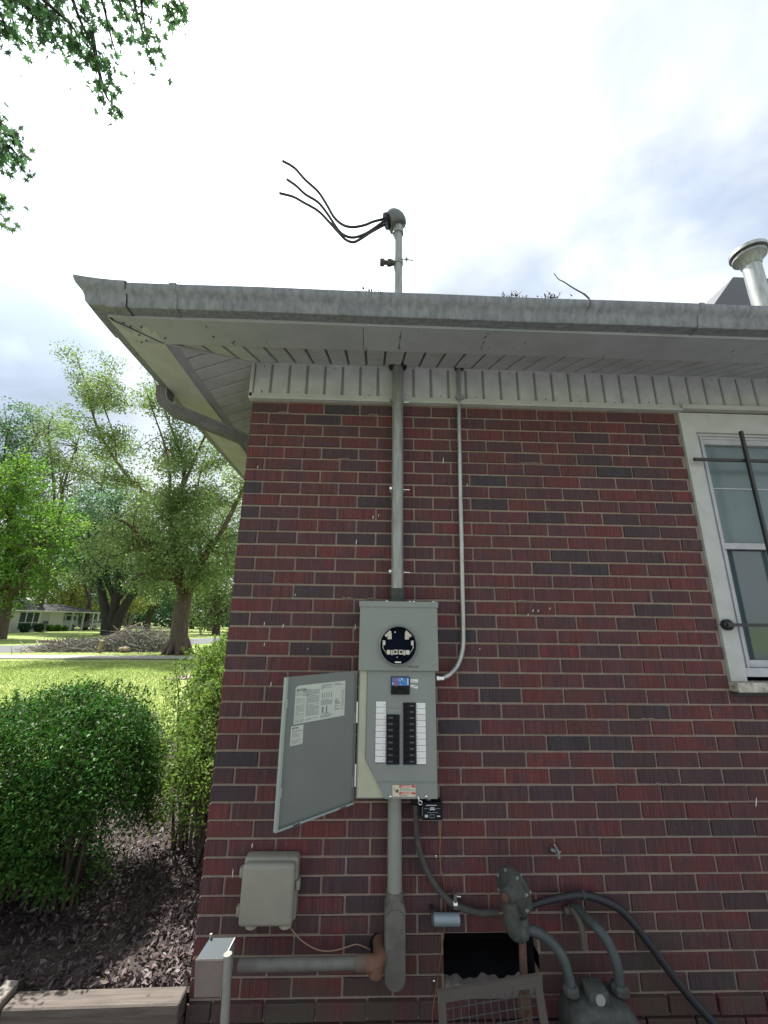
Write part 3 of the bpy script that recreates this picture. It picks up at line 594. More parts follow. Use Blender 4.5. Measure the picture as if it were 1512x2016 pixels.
# ------------------------------------------------------------------ service mast
mast = thing('service_mast', 'tall galvanised conduit running up the wall and through the eave to a weatherhead', 'conduit', (.817, -.047, 1.70))
MB().tube([(.8175, -.047, 1.735), (.8155, -.047, 2.99)], .0302, 28).tube([(.8155, -.047, 2.99), (.815, -.047, 4.02)], .026, 24).build('pipe', M_GALV2, mast, True)
MB().lathe((.8175, -.047, 1.692), [(.043, 0), (.043, .014), (.036, .02), (.036, .062), (.031, .066)], 'z', 28).build('hub', M_GASGREY, mast, True)
def strap_(z, x=.8165):
    o = thing('x', '', '') if False else None
    mb = MB().lathe((x, -.047, z-.012), [(.0318, 0), (.0318, .024)], 'z', 28).box(x-.038, x+.038, -.012, -.002, z-.010, z+.010)
    s_ = mb.build('strap', M_GALV2, mast, True)
    MB().tube([(x+.030, -.04, z-.002), (x+.065, -.045, z-.004)], .0035, 6).lathe((x-.036, -.05, z), [(.007, -.004), (.007, .006)], 'y', 8).build('bolt', M_ZINC, s_)
for z in (2.79, 2.275, 1.842): strap_(z)
MB().lathe((.8155, -.047, 3.012), [(.052, -.004), (.052, .002), (.034, .004)], 'z', 24).build('escutcheon', M_SHADOWGAP, mast)
hdm = MB()    # weatherhead: domed hood leaning left, flat insulated face
bm2 = bmesh.new(); bmesh.ops.create_uvsphere(bm2, u_segments=24, v_segments=14, radius=1)
hm = Matrix.Translation((.790, -.05, 4.075))@Euler((0, R(-22), 0)).to_matrix().to_4x4()@Matrix.Diagonal((.075, .062, .085, 1))
vs = []
for v in bm2.verts:
    c_ = v.co.copy()
    if c_.x < -.45: c_.x = -.45+(c_.x+.45)*.12
    if c_.z < -.5: c_.z = -.5+(c_.z+.5)*.2
    vs.append(hm@c_)
bm2.verts.index_update(); hdm.add(vs, [[v.index for v in f.verts] for f in bm2.faces]); bm2.free()
wh = hdm.build('weatherhead', mat('weatherhead_aluminium', (.12, .13, .13), .5, .3, noise=(20, .5, 4, (.07, .075, .08))), mast, True)
MB().tube([(.745, -.052, 4.075), (.733, -.052, 4.070)], .048, 20).build('wire_insulator', M_BLACK, wh)
MB().lathe((.815, -.047, 3.975), [(.0335, 0), (.0335, .05)], 'z', 20).tube([(.845, -.07, 4.03), (.862, -.075, 4.0), (.858, -.07, 3.965)], .003, 6).build('collar', M_GALV2, wh)
cl_ = MB().lathe((.8155, -.047, 3.735), [(.0305, 0), (.0305, .03)], 'z', 20).tube([(.835, -.07, 3.758), (.905, -.08, 3.738)], .0035, 6).lathe((.865, -.077, 3.75), [(.010, -.006), (.010, .006)], 'x', 8).build('mast_clamp', M_GALV2, mast, True)
MB().lathe((.738, -.06, 3.735), [(.020, -.035), (.022, -.03), (.022, -.012), (.013, -.006), (.013, .006), (.022, .012), (.022, .03), (.012, .055)], 'x', 16).build('insulator', M_GASGREY, cl_, True)
Wp = lambda x, y: at(520+x*320/1512, 290+y*320/1512, -.06)
def wire(pts, label, yoff, root):
    P_ = [Wp(*p) for p in pts]; n_ = len(P_)
    for i, p in enumerate(P_): p += (p-CAM)*(yoff*(1-i/(n_-1))/2.0)
    P_[-1] = root
    o = MB().tube(bez(P_, 5), .0082, 10).build('service_wire', M_CABLE, None, True); tag(o, label, 'wire', 'bare service wires at the weatherhead')
wire([(172, 127), (280, 190), (380, 300), (500, 410), (580, 530), (650, 650), (730, 720), (820, 742), (930, 725), (1020, 690), (1100, 650)], 'topmost black wire curving up and left from the weatherhead', -.05, V(.732, -.05, 4.095))
wire([(212, 298), (300, 360), (380, 435), (500, 510), (590, 620), (690, 770), (760, 825), (840, 838), (940, 805), (1020, 755), (1100, 700)], 'middle black wire with a grey taped patch from the weatherhead', 0, V(.730, -.062, 4.065))
wire([(143, 427), (270, 460), (370, 515), (500, 590), (600, 690), (700, 800), (760, 860), (830, 882), (900, 850), (1000, 785), (1100, 715)], 'lowest black wire hanging from the weatherhead, sagging nearest the roof', .04, V(.730, -.044, 4.055))
# ------------------------------------------------------------------ thin EMT conduit
em = thing('thin_conduit', 'thin bright metal conduit bending from the eave into the panel side', 'conduit', (1.15, -.02, 1.34))
MB().tube(bez([(1.172, -.024, 3.055), (1.158, -.024, 2.5), (1.147, -.024, 1.85), (1.141, -.024, 1.56), (1.134, -.026, 1.475), (1.110, -.032, 1.41), (1.068, -.042, 1.365), (1.022, -.055, 1.347)], 6), .0118, 16).build('pipe', M_GALV, em, True)
MB().lathe((1.000, -.056, 1.347), [(.018, 0), (.018, .012), (.0145, .014), (.0145, .034)], 'x', 14).build('connector', M_ZINC, em, True)
MB().box(1.150, 1.196, -.037, -.006, 2.825, 2.845).build('strap', M_GALV2, em); MB().box(1.150, 1.20, -.040, -.006, 3.02, 3.034).build('strap', M_SHADOWGAP, em)
# ------------------------------------------------------------------ the electrical panel
PX0, PX1, PZ0, PZM, PZ1 = .641, .988, .880, 1.384, 1.690
pn = thing('electrical_panel', 'grey meter and breaker panel with its door swung open on the brick wall', 'electrical panel', (.815, -.06, .88))
bx = MB(); T_ = .003
for q in ((PX0, PX0+T_, -.105, -.012, PZ0, PZM), (PX1-T_, PX1, -.105, -.012, PZ0, PZM), (PX0+T_, PX1-T_, -.105, -.012, PZ0, PZ0+T_), (PX0, PX1, -.015, -.0121, PZ0, PZ1)): bx.box(*q)
bx.build('enclosure', M_GREY, pn)
B(PX0+.004, PX1-.004, -.019, -.016, PZ0+.004, PZM).build('back_plate', M_BOXIN, pn)
MB().box(PX0+.003, PX0+.0045, -.104, -.02, PZ0+.003, PZM).build('side_liner', M_BOXIN, pn)
# steel return flange seen left of the dead front
MB().add([(PX0+.003, -.104, PZM), (.6785, -.104, PZM), (.6785, -.104, 1.026), (.764, -.104, PZ0+.003), (PX0+.003, -.104, PZ0+.003)], [(0, 1, 2, 3, 4)]).build('inner_flange', M_BOXIN, pn, fix=False)
MB().prism([(.680, -.107, PZM), (PX1-.002, -.107, PZM), (PX1-.002, -.107, .942), (.7305, -.107, .942), (.680, -.107, 1.028)], (0, -.004, 0)).prism([(.7315, -.110, .9415), (PX1-.002, -.110, .9415), (PX1-.002, -.1125, PZ0+.002), (.7645, -.1125, PZ0+.002)], (0, -.003, 0)).build('dead_front', M_GREY, pn)
MB().box(.7335, PX1-.002, -.1155, -.1105, .9405, .9435).build('crease', M_GREY, pn)
# meter section: upper box, cover with ring and socket
mbx = MB(); R_OUT, R_IN = .0885, .0825; mc = V(.818, 0, 1.495); n_ = 48
cv = []; outl = []
for i in range(n_):
    a_ = 2*math.pi*i/n_; outl.append((mc.x+R_IN*math.cos(a_), mc.z+R_IN*math.sin(a_)))
def sq(a_):  # point on the cover rectangle in direction a_
    c_, s_ = math.cos(a_), math.sin(a_); x0, x1, z0, z1 = PX0-.002-mc.x, PX1+.012-mc.x, PZM+.003-mc.z, PZ1-.001-mc.z
    t = min((x1 if c_ > 0 else x0)/c_ if abs(c_) > 1e-6 else 9, (z1 if s_ > 0 else z0)/s_ if abs(s_) > 1e-6 else 9); return (mc.x+c_*t, mc.z+s_*t)
angs = sorted(set([2*math.pi*i/n_ for i in range(n_)]+[math.atan2(z-mc.z, x-mc.x) % (2*math.pi) for x in (PX0-.002, PX1+.012) for z in (PZM+.003, PZ1-.001)]))
k = len(angs); vs = []
for a_ in angs: x, z = sq(a_); vs.append((x, -.125, z))
for a_ in angs: vs.append((mc.x+R_IN*math.cos(a_), -.125, mc.z+R_IN*math.sin(a_)))
cvm = MB().add(vs, [(i, (i+1) % k, k+(i+1) % k, k+i) for i in range(k)])
cvm.box(PX0-.002, PX1+.012, -.1248, -.02, PZ1-.004, PZ1-.001).box(PX0-.002, PX0+.001, -.1248, -.02, PZM+.003, PZ1-.004).box(PX1+.009, PX1+.012, -.1248, -.02, PZM+.003, PZ1-.004).box(PX0-.002, PX1+.012, -.1248, -.113, PZM+.003, PZM+.006)
cover = cvm.build('meter_cover', M_GREY, pn)
B(PX0-.006, PX1+.016, -.130, -.02, PZ1-.0235, PZ1+.002).build('rain_lip', M_GREY, pn)
MB().lathe(tuple(V(mc.x, -.125, mc.z)), [(R_IN, -.035), (R_IN, .016), (R_OUT-.003, .021), (R_OUT, .017), (R_OUT+.003, .0), (R_OUT+.003, -.001)], 'y', 56, False).build('socket_ring', mat('ring_grey', (.27, .30, .29), .35, .2), cover, True)
MB().lathe((mc.x, -.096, mc.z), [(R_IN+.0, 0), (R_IN+.0, .003)], 'y', 40).build('socket_back', mat('socket_navy', (.003, .005, .016), .7, spec=.1), cover)
def jaw(name, parts_):
    mb = MB()
    for (c_, s_, r_) in parts_: mb.obox(c_, s_, Euler((0, R(r_), 0)))
    return mb.build(name, mat('tinned_jaw', (.62, .60, .55), .35, .6, noise=(80, .4, 3, (.4, .38, .34))), cover)
for s in (-1, 1):
    cx_ = mc.x+s*.040
    jaw('jaw', [((cx_, -.112, 1.535), (.018, .014, .026), 0), ((cx_+s*.007, -.108, 1.546), (.012, .010, .034), -s*48), ((cx_-.003, -.120, 1.535), (.002, .012, .020), 0), ((cx_+.003, -.120, 1.535), (.002, .012, .020), 0)])
    jaw('side_clip', [((mc.x+s*.065, -.108, 1.506), (.011, .012, .020), 0), ((mc.x+s*.070, -.106, 1.500), (.003, .010, .034), 0)])
    MB().tube([(mc.x+s*.071, -.105, 1.515), (mc.x+s*.068, -.105, 1.480), (mc.x+s*.055, -.106, 1.462)], .0011, 5).build('spring_wire', M_ZINC, cover)
    jaw('jaw', [((mc.x+s*.044, -.109, 1.465), (.016, .010, .019), 0), ((mc.x+s*.030, -.113, 1.464), (.005, .016, .021), 0), ((mc.x+s*.024, -.113, 1.464), (.003, .016, .021), 0), ((mc.x+s*.012, -.110, 1.466), (.018, .012, .020), 0)])
    MB().lathe((mc.x+s*.013, -.117, 1.467), [(.0062, 0), (.0062, .003), (.004, .003)], 'y', 12).build('screw', M_IRON, cover)
MB().lathe((mc.x-.014, -.100, 1.553), [(.003, 0), (.003, .004)], 'y', 8).lathe((mc.x-.004, -.100, 1.443), [(.0022, 0), (.0022, .004)], 'y', 8).obox((mc.x, -.101, 1.421), (.028, .004, .006)).build('screw', M_ZINC, cover)
mb = MB()
for i in range(9): mb.tube([(.855+i*.006, -.1262, 1.405+.004*math.sin(i*1.9)), (.860+i*.006, -.1262, 1.402+.004*math.cos(i*2.3)), (.863+i*.006, -.1262, 1.408+.003*math.sin(i))], .0007, 4)
mb.build('pencil_scribble', M_INK, cover)['kind'] = 'stuff'
for x in (.765, .874, .893, .986): MB().lathe((x, -.10, PZ1+.002), [(.006, 0), (.006, .004), (.003, .006)], 'z', 10).build('screw', M_ZINC, pn)
# main breaker
mbk = MB().box(.7865, .8695, -.120, -.110, 1.287, 1.361).build('main_breaker', M_BLACK, pn)
MB().box(.7895, .8665, -.1212, -.1201, 1.3245, 1.3585).build('blue_label', M_BLUE, mbk); MB().box(.8035, .8110, -.1219, -.1213, 1.322, 1.3585).build('red_stripe', M_RED, mbk)
mb = MB(); r_ = random.Random(3)
for i in range(9):
    x = r_.uniform(.815, .850); z = r_.uniform(1.328, 1.354); mb.box(x, x+r_.uniform(.004, .010), -.1218, -.1213, z, z+.0016)
mb.box(.8585, .8640, -.1218, -.1213, 1.328, 1.355).box(.791, .797, -.1218, -.1213, 1.330, 1.336).lathe((.834, -.1213, 1.352), [(.004, 0), (.004, .0005)], 'y', 10)
mb.build('fine_print', mat('pale_blue_print', (.45, .62, .72), .6), mbk)
MB().box(.815, .842, -.131, -.1205, 1.292, 1.312).box(.8375, .840, -.134, -.131, 1.300, 1.310).build('handle', M_BLACK2, mbk)
def plate(name, x0, x1, z0, z1, y, m, par, rot=0):
    return MB().obox(((x0+x1)/2, y, (z0+z1)/2), (x1-x0, .0008, z1-z0), Euler((0, R(rot), 0))).build(name, m, par)
def print_bars(x0, x1, z0, z1, rows, y, m, par, seed=0, th=.45, gap=.2):
    r_ = random.Random(seed); mb = MB(); dz = (z1-z0)/rows
    for i in range(rows):
        if r_.random() < .06: continue
        x = x0; zt = z1-(i+.5)*dz
        while x < x1:
            l_ = r_.uniform(.12, .45)*(x1-x0); e_ = min(x+l_, x1)
            mb.box(x, e_, y-.0003, y, zt-dz*th/2, zt+dz*th/2); x = e_+gap*.03*(x1-x0)+.0006
            if r_.random() < .07: break
    return mb.build('fine_print', m, par)
p1 = plate('sticker', .874, .9085, 1.337, 1.350, -.1118, M_WHITE, pn, 1); print_bars(.878, .905, 1.340, 1.347, 2, -.1124, M_INK2, p1, 4)
p1 = plate('sticker', .874, .907, 1.314, 1.325, -.1118, M_WHITE, pn, 13); print_bars(.880, .902, 1.3165, 1.3225, 1, -.1124, M_INK2, p1, 5)
# circuit labels
for (x0, x1, zt, zb, xn) in ((.7200, .7645, 1.2575, 1.0150, .756), (.8995, .9405, 1.2530, 1.0085, .904)):
    dz = (zt-zb)/10
    for i in range(10):
        z1_ = zt-i*dz; l_ = B(x0, x1, -.1122, -.1112, z1_-dz+.0016, z1_).build('circuit_label', M_WHITE if i != (3 if x0 < .8 else 2) else mat('smudged_label', (.70, .68, .67), .6, noise=(90, .3, 3, (.60, .50, .49))), pn)
        B(xn, xn+.0022, -.1126, -.1122, z1_-dz*.62, z1_-dz*.42).build('number', M_INK, l_)
    B(x0-.0015, x1+.0015, -.1111, -.1106, zb-.0015, zt+.0015).build('label_backing', M_BLACK, pn)
# breakers and blanks
mbf = M_BLACK2
def breaker(x0, x1, z0, z1, inner):
    b_ = B(x0, x1, -.119, -.111, z0+.0006, z1-.0006).build('breaker', M_BLACK2, pn); zc = (z0+z1)/2; w_ = x1-x0
    hx = x0+w_*(.66 if inner > 0 else .16)
    B(hx, hx+w_*.20, -.126, -.119, zc-.0055, zc+.0055).build('handle', M_BLACK, b_)
    tx = x0+w_*(.14 if inner > 0 else .52)
    mb = MB()
    for q in range(5): mb.box(tx+q*w_*.068, tx+q*w_*.068+w_*.045, -.1194, -.119, zc-.0028, zc+.0028)
    mb.build('rating_print', mat('breaker_print', (.12, .125, .13), .6), b_)
for i in range(8): d_ = (1.205-1.010)/8; breaker(.769, .825, 1.205-(i+1)*d_, 1.205-i*d_, 1)
for i in range(10): d_ = (1.2535-1.010)/10; breaker(.841, .8955, 1.2535-(i+1)*d_, 1.2535-i*d_, -1)
for i in range(2): MB().box(.7705, .8235, -.1128, -.1112, 1.2075+i*.0245, 1.2075+i*.0245+.0215).box(.776, .818, -.1134, -.1129, 1.2130+i*.0245, 1.2135+i*.0245).build('blank_filler', M_GREY, pn)
# warning label
wl = plate('warning_label', .7955, .8925, .8905, .9335, -.1168, M_CREAM, pn)
MB().box(.823, .8915, -.1176, -.1173, .9245, .9325).box(.823, .8915, -.1176, -.1173, .8990, .9070).build('red_band', M_RED, wl)
print_bars(.825, .889, .9095, .9225, 3, -.1172, M_INK2, wl, 9); print_bars(.825, .889, .8915, .8975, 1, -.1172, M_INK2, wl, 12)
MB().lathe((.815, -.1172, .9115), [(.0065, 0), (.0065, .0005)], 'y', 14).tube([(.803, -.1174, .925), (.805, -.1174, .919), (.802, -.1174, .917), (.805, -.1174, .909)], .0009, 5).build('pictogram', M_INK, wl)
def text(s_, size, origin, ux, uz, m, par, name='lettering', bold=.0, sx=1):
    c_ = bpy.data.curves.new(name, 'FONT'); c_.body = s_; c_.size = size; c_.offset = bold; c_.resolution_u = 2
    t_ = bpy.data.objects.new(name, c_); C.objects.link(t_); bpy.context.view_layer.update()
    me = bpy.data.meshes.new_from_object(t_.evaluated_get(bpy.context.evaluated_depsgraph_get())); bpy.data.objects.remove(t_); bpy.data.curves.remove(c_)
    ux = Vector(ux).normalized(); uz = Vector(uz).normalized(); base = LOC.get(par.name, Vector()); me.materials.clear(); me.materials.append(m)
    for v in me.vertices: v.co = Vector(origin)-base+ux*v.co.x*sx+uz*v.co.y
    o = bpy.data.objects.new(name, me); C.objects.link(o); o.parent = par; LOC[o.name] = base; return o
text('DANGER', .0075, (.842, -.1180, .9258), (1, 0, 0), (0, 0, 1), M_WHITE, wl, bold=.0002, sx=1.15); text('DANGER', .0075, (.842, -.1180, .9003), (1, 0, 0), (0, 0, 1), M_WHITE, wl, bold=.0002, sx=1.15)
for q in (.9255, .9000): MB().add([(.834, -.1179, q), (.840, -.1179, q), (.837, -.1179, q+.0055)], [(0, 1, 2)]).build('warning_triangle', M_WHITE, wl, fix=False)
for x in (.787, .938): MB().lathe((x, -.114, .890), [(.0055, 0), (.0055, .004), (.003, .006)], 'y', 10).build('screw', M_ZINC, pn, True)
MB().tube([(.903, -.118, .892), (.906, -.121, .880), (.910, -.120, .874)], .0035, 6).lathe((.912, -.118, .869), [(.0075, 0), (.0095, .002), (.0075, .004), (.0055, .002), (.0075, 0)], 'y', 14, False).build('padlock_hasp', M_ZINC, pn, True)
# the open door
dh, df = V(.6265, -.113, 0), V(.3555, -.352, 0); DW = (df-dh).length; du = (df-dh).normalized(); dn = V(0, 0, 1).cross(du); dn = dn if dn.y < 0 else -dn
DZ0, DZ1 = .868, 1.384
def dpt(u, z, n_=0): return dh+du*u+V(0, 0, z)+dn*n_
def dbox(mb, u0, u1, z0, z1, n0, n1): return mb.prism([dpt(u0, z0, n0), dpt(u1, z0, n0), dpt(u1, z1, n0), dpt(u0, z1, n0)], dn*(n1-n0))
dm = MB(); dbox(dm, 0, DW, DZ0, DZ1, -.0015, 0); dbox(dm, 0, .0015, DZ0, DZ1, 0, .012)
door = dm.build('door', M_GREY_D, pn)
M_EDGE = mat('door_edge_grey', (.31, .35, .34), .4, .1)
dm = MB(); dbox(dm, DW-.001, DW+.001, DZ0-.002, DZ1, -.0016, .016); dbox(dm, DW-.008, DW-.0012, DZ0, DZ1, .0145, .016)
dbox(dm, .002, DW-.0085, DZ0-.002, DZ0, -.0016, .014); dbox(dm, .002, DW-.0085, DZ0, DZ0+.005, .0125, .014)
dm.build('door_flange', M_EDGE, door)
for z in (1.275, .975): dbox(MB(), DW-.010, DW-.0005, z, z+.032, .0165, .019).build('latch', M_EDGE, door)
dbox(MB(), .045, .075, DZ0+.0, DZ0+.003, .0142, .016).build('slot', M_SHADOWGAP, door); dbox(MB(), DW-.10, DW-.07, DZ0+.0, DZ0+.003, .0142, .016).build('slot', M_SHADOWGAP, door)
lb = MB(); u0, u1, v0, v1 = .058, .308, DZ1-.036, DZ1-.176
lb.prism([dpt(u0, v1, .0006), dpt(u1, v1, .0006), dpt(u1, v0+(-.008), .0006), dpt(u1-.012, v0, .0006), dpt(u0, v0, .0006)], dn*.0005)
big = lb.build('instruction_label', M_PAPER, door)
lb = MB(); small = dbox(lb, .262, .318, DZ1-.250, DZ1-.182, .0006, .0011).build('instruction_label', M_PAPER, door)
def dbars(mb, ua, ub, za, zb, rows, seed, th=.5):      # ua = left edge seen by the reader (large u), ub = right edge
    r_ = random.Random(seed); dz = (za-zb)/rows; w_ = ua-ub
    for i in range(rows):
        if r_.random() < .08: continue
        u = ua; z = za-(i+.5)*dz
        while u > ub+.001:
            e_ = max(u-r_.uniform(.1, .5)*w_, ub); dbox(mb, e_, u, z-dz*th/2, z+dz*th/2, .0012, .0014); u = e_-.0012
            if r_.random() < .09: break
mb = MB()
dbars(mb, .303, .262, DZ1-.062, DZ1-.078, 4, 1); dbars(mb, .303, .262, DZ1-.082, DZ1-.172, 22, 2, .4)
dbars(mb, .272, .248, DZ1-.056, DZ1-.078, 6, 3); dbars(mb, .256, .192, DZ1-.052, DZ1-.170, 30, 4, .45)
dbars(mb, .184, .126, DZ1-.042, DZ1-.062, 5, 5); dbars(mb, .184, .126, DZ1-.100, DZ1-.122, 6, 6); dbars(mb, .184, .126, DZ1-.158, DZ1-.170, 3, 16)
dbars(mb, .118, .068, DZ1-.041, DZ1-.052, 2, 7); dbars(mb, .076, .064, DZ1-.070, DZ1-.150, 12, 8); dbars(mb, .110, .085, DZ1-.105, DZ1-.148, 14, 9, .7)
for i in range(5): dbox(mb, .130+i*.0115, .134+i*.0115, DZ1-.095, DZ1-.075, .0012, .0014)
dbox(mb, .168, .178, DZ1-.152, DZ1-.128, .0012, .0014); dbox(mb, .150, .157, DZ1-.155, DZ1-.126, .0012, .0014); dbox(mb, .140, .168, DZ1-.156, DZ1-.153, .0012, .0014)
mb.build('fine_print', M_INK2, big)
mb = MB(); dbars(mb, .313, .267, DZ1-.198, DZ1-.205, 2, 11, .6); dbars(mb, .313, .267, DZ1-.207, DZ1-.246, 9, 12, .4); mb.build('fine_print', M_INK2, small)
text('EATON', .0135, dpt(.303, DZ1-.058, .0013), -du, (0, 0, 1), M_INK, big, bold=.0006, sx=1.0); text('EATON', .0085, dpt(.313, DZ1-.193, .0013), -du, (0, 0, 1), M_INK, small, bold=.0005, sx=1.0)
for z in (1.20, .955):
    MB().box(.6270, .6400, -.111, -.107, z-.03, z+.055).lathe((.6285, -.113, z-.03), [(.0035, 0), (.0035, .04)], 'z', 8).build('hinge', M_ZINC, pn); MB().obox((.634, -.116, z+.0), (.006, .006, .012)).build('hinge_pin', M_ZINC, pn)
# ------------------------------------------------------------------ grey PVC riser with conduit body
pv = thing('pvc_riser', 'grey plastic conduit under the panel ending in an oblong conduit body', 'conduit', (.811, -.045, .2))
MB().tube([(.809, -.048, .885), (.811, -.048, .495)], .0302, 28).build('pipe', M_PVC, pv, True)
def slot_prism(cx_, z0, z1, r_, y0, y1, n_=14):
    pts = [(cx_+r_*math.cos(math.pi*i/n_), z1-r_+r_*math.sin(math.pi*i/n_)) for i in range(n_+1)]+[(cx_-r_*math.cos(math.pi*i/n_), z0+r_-r_*math.sin(math.pi*i/n_)) for i in range(n_+1)]
    return [(x, y0, z) for x, z in pts], V(0, y1-y0, 0)
mb = MB(); mb.prism(*slot_prism(.8115, .222, .512, .0415, -.012, -.082)); mb.lathe((.811, -.048, .47), [(.036, 0), (.036, .06)], 'z', 24); cb_ = mb.build('conduit_body', M_PVCD, pv, True)
mb = MB(); mb.prism(*slot_prism(.8115, .230, .484, .0385, -.0825, -.088)); mb.build('cover_plate', M_PVCD, cb_, True)
MB().lathe((.778, -.072, .458), [(.004, 0), (.004, .004)], 'y', 8).build('screw', M_ZINC, cb_)
# ------------------------------------------------------------------ surge protector
sp = thing('surge_protector', 'small black surge protector box hanging below the right panel corner', 'surge protector', (.965, -.06, .80))
sb_ = MB().obox((.965, -.065, .827), (.090, .055, .066), None, .004).build('case', M_BLACK, sp)
MB().lathe((.955, -.06, .859), [(.012, 0), (.012, .022)], 'z', 14).build('nipple', M_GALV2, sp)
mb = MB()
for (x0, x1, z0, z1) in ((.940, .985, .8485, .8510), (.930, .952, .8372, .8379), (.978, 1.000, .8372, .8379), (.957, .975, .838, .842), (.955, .977, .8325, .836), (.945, .990, .8230, .8237), (.934, .947, .806, .815), (.955, .975, .8155, .8161), (.955, .975, .8045, .8051), (.955, .9556, .8045, .816), (.9744, .975, .8045, .816), (.985, .999, .808, .812), (.923, .9236, .81, .845)): mb.box(x0, x1, -.0932, -.0926, z0, z1)
mb.build('print', mat('white_print', (.55, .56, .58), .6), sb_)
# cables below
bl = thing('black_cable', 'thick black cable curving from the panel bottom down to the regulator', 'cable', (.9, -.04, .8))
MB().tube(bez([(.897, -.07, .885), (.900, -.055, .81), (.909, -.035, .69), (.949, -.035, .585), (1.003, -.035, .515), (1.06, -.035, .472), (1.15, -.035, .444), (1.24, -.04, .443)], 6), [.0125]*43, 12).build('sheath', mat('dusty_black_cable', (.045, .045, .043), .7, noise=(25, .6, 4, (.09, .085, .075))), bl, True)
MB().lathe((.897, -.07, .845), [(.022, .04), (.022, .015), (.015, 0)], 'z', 14).build('gland', M_BLACK, bl, True)
MB().lathe((1.062, -.035, .474), [(.017, -.008), (.017, .008)], 'x', 14).box(1.056, 1.068, -.05, -.004, .485, .515).tube([(1.062, -.045, .505), (1.085, -.05, .505)], .003, 6).build('clamp', M_ZINC, bl, True)
kb = thing('loose_black_hose', 'black hose arching over the wall right of the gas regulator to the ground', 'hose', (1.4, -.04, .45))
MB().tube(bez([(1.36, -.05, .470), (1.44, -.045, .486), (1.52, -.045, .500), (1.60, -.045, .506), (1.68, -.05, .490), (1.76, -.055, .450), (1.85, -.06, .345), (1.95, -.07, .215), (2.06, -.08, .10), (2.14, -.09, .01)], 5), [.012+.004*min(1, i/25) for i in range(46)], 12).build('sheath', mat('blue_black_hose', (.018, .019, .024), .6), kb, True)
MB().lathe((1.60, -.045, .506), [(.0165, -.006), (.0165, .006)], 'x', 12).build('clip', M_GASGREY, kb)
gw = MB().tube(bez([(1.021, -.012, .80), (1.012, -.006, .70), (1.008, -.006, .615), (1.024, -.006, .52), (1.026, -.006, .43), (1.018, -.006, .36), (1.000, -.006, .27), (.985, -.006, .19), (.967, -.014, .12), (.955, -.02, .0)], 5), .0022, 6).build('ground_wire', M_COPPER, None, True); tag(gw, 'thin reddish ground wire running down the brick beside the opening', 'wire')
for px, py in ((858, 1686), (854, 1932)): c_ = at(px, py, -.008); tag(MB().obox(c_, (.011, .010, .011), None, .002).build('wire_clip', M_ZINC, None), 'upper small metal clip on the thin reddish ground wire' if py < 1800 else 'lower small metal clip on the thin reddish ground wire, near the opening', 'clip', 'clips on the ground wire')
sil = thing('pipe_stub', 'short blue grey pipe piece lying level above the crawlspace opening', 'pipe', (1.02, -.04, .43))
MB().tube([(.964, -.045, .428), (1.076, -.045, .427)], .0215, 20).build('pipe', mat('blue_grey_pipe', (.22, .27, .30), .45, .2), sil, True)
MB().tube([(.960, -.045, .428), (.970, -.045, .428)], .0225, 20).build('end_ring', M_GASGREY, sil, True); MB().box(.962, .975, -.04, -.0005, .448, .456).build('bracket', M_IRON, sil)
# spigot remains
spg = thing('hose_bracket', 'small bent metal bracket screwed to the brick, right of the panel', 'bracket', (1.512, -.02, .65))
MB().obox((1.505, -.012, .650), (.028, .012, .012), Euler((0, .2, 0))).tube([(1.512, -.006, .668), (1.516, -.03, .655), (1.518, -.03, .628)], .0055, 8).tube([(1.49, -.02, .652), (1.532, -.02, .646)], .004, 6).build('body', M_GALV2, spg, True)
MB().tube([(1.519, -.036, .652), (1.5195, -.036, .632)], .0022, 6).build('pin', M_ZINC, spg)
# ------------------------------------------------------------------ grey telecom box
nb = thing('telecom_box', 'grey plastic utility box with rounded lid on the lower left brickwork', 'utility box', (.30, -.05, .43))
bmx = bmesh.new(); bmesh.ops.create_cube(bmx, size=1)
def rbox(cx_, cy_, cz_, sx, sy, sz, bev, seg=3):
    bm_ = bmesh.new(); bmesh.ops.create_cube(bm_, size=1)
    for v in bm_.verts: v.co = Vector((v.co.x*sx+cx_, v.co.y*sy+cy_, v.co.z*sz+cz_))
    bmesh.ops.bevel(bm_, geom=list(bm_.edges), offset=bev, segments=seg, affect='EDGES', profile=.5); bm_.verts.index_update()
    mb = MB().add([v.co[:] for v in bm_.verts], [[v.index for v in f.verts] for f in bm_.faces]); bm_.free(); return mb
rbox(.300, -.035, .543, .222, .060, .218, .012).build('case', M_TAN, nb, True); rbox(.298, -.082, .541, .212, .040, .208, .016, 4).build('lid', M_TAN, nb, True)
for z in (.605, .475): rbox(.184, -.062, z, .016, .03, .034, .004, 2).build('hinge', M_TAN, nb, True)
rbox(.414, -.060, .560, .018, .030, .036, .006, 2).build('latch', M_TAN, nb, True)
for x in (.237, .372): MB().lathe((x, -.055, .418), [(.024, 0), (.026, .008), (.026, .026)], 'z', 18).build('grommet', mat('pale_grommet', (.36, .34, .29), .6), nb, True)
tw = MB().tube(bez([(.385, -.05, .418), (.40, -.03, .385), (.44, -.02, .345), (.50, -.02, .318), (.56, -.02, .313), (.62, -.02, .325), (.66, -.02, .333), (.70, -.015, .318), (.715, -.01, .31)], 5), .0022, 6).build('phone_wire', mat('tan_wire', (.34, .23, .16), .6), None, True); tag(tw, 'thin tan wire looping from the utility box to the wall hole', 'wire')
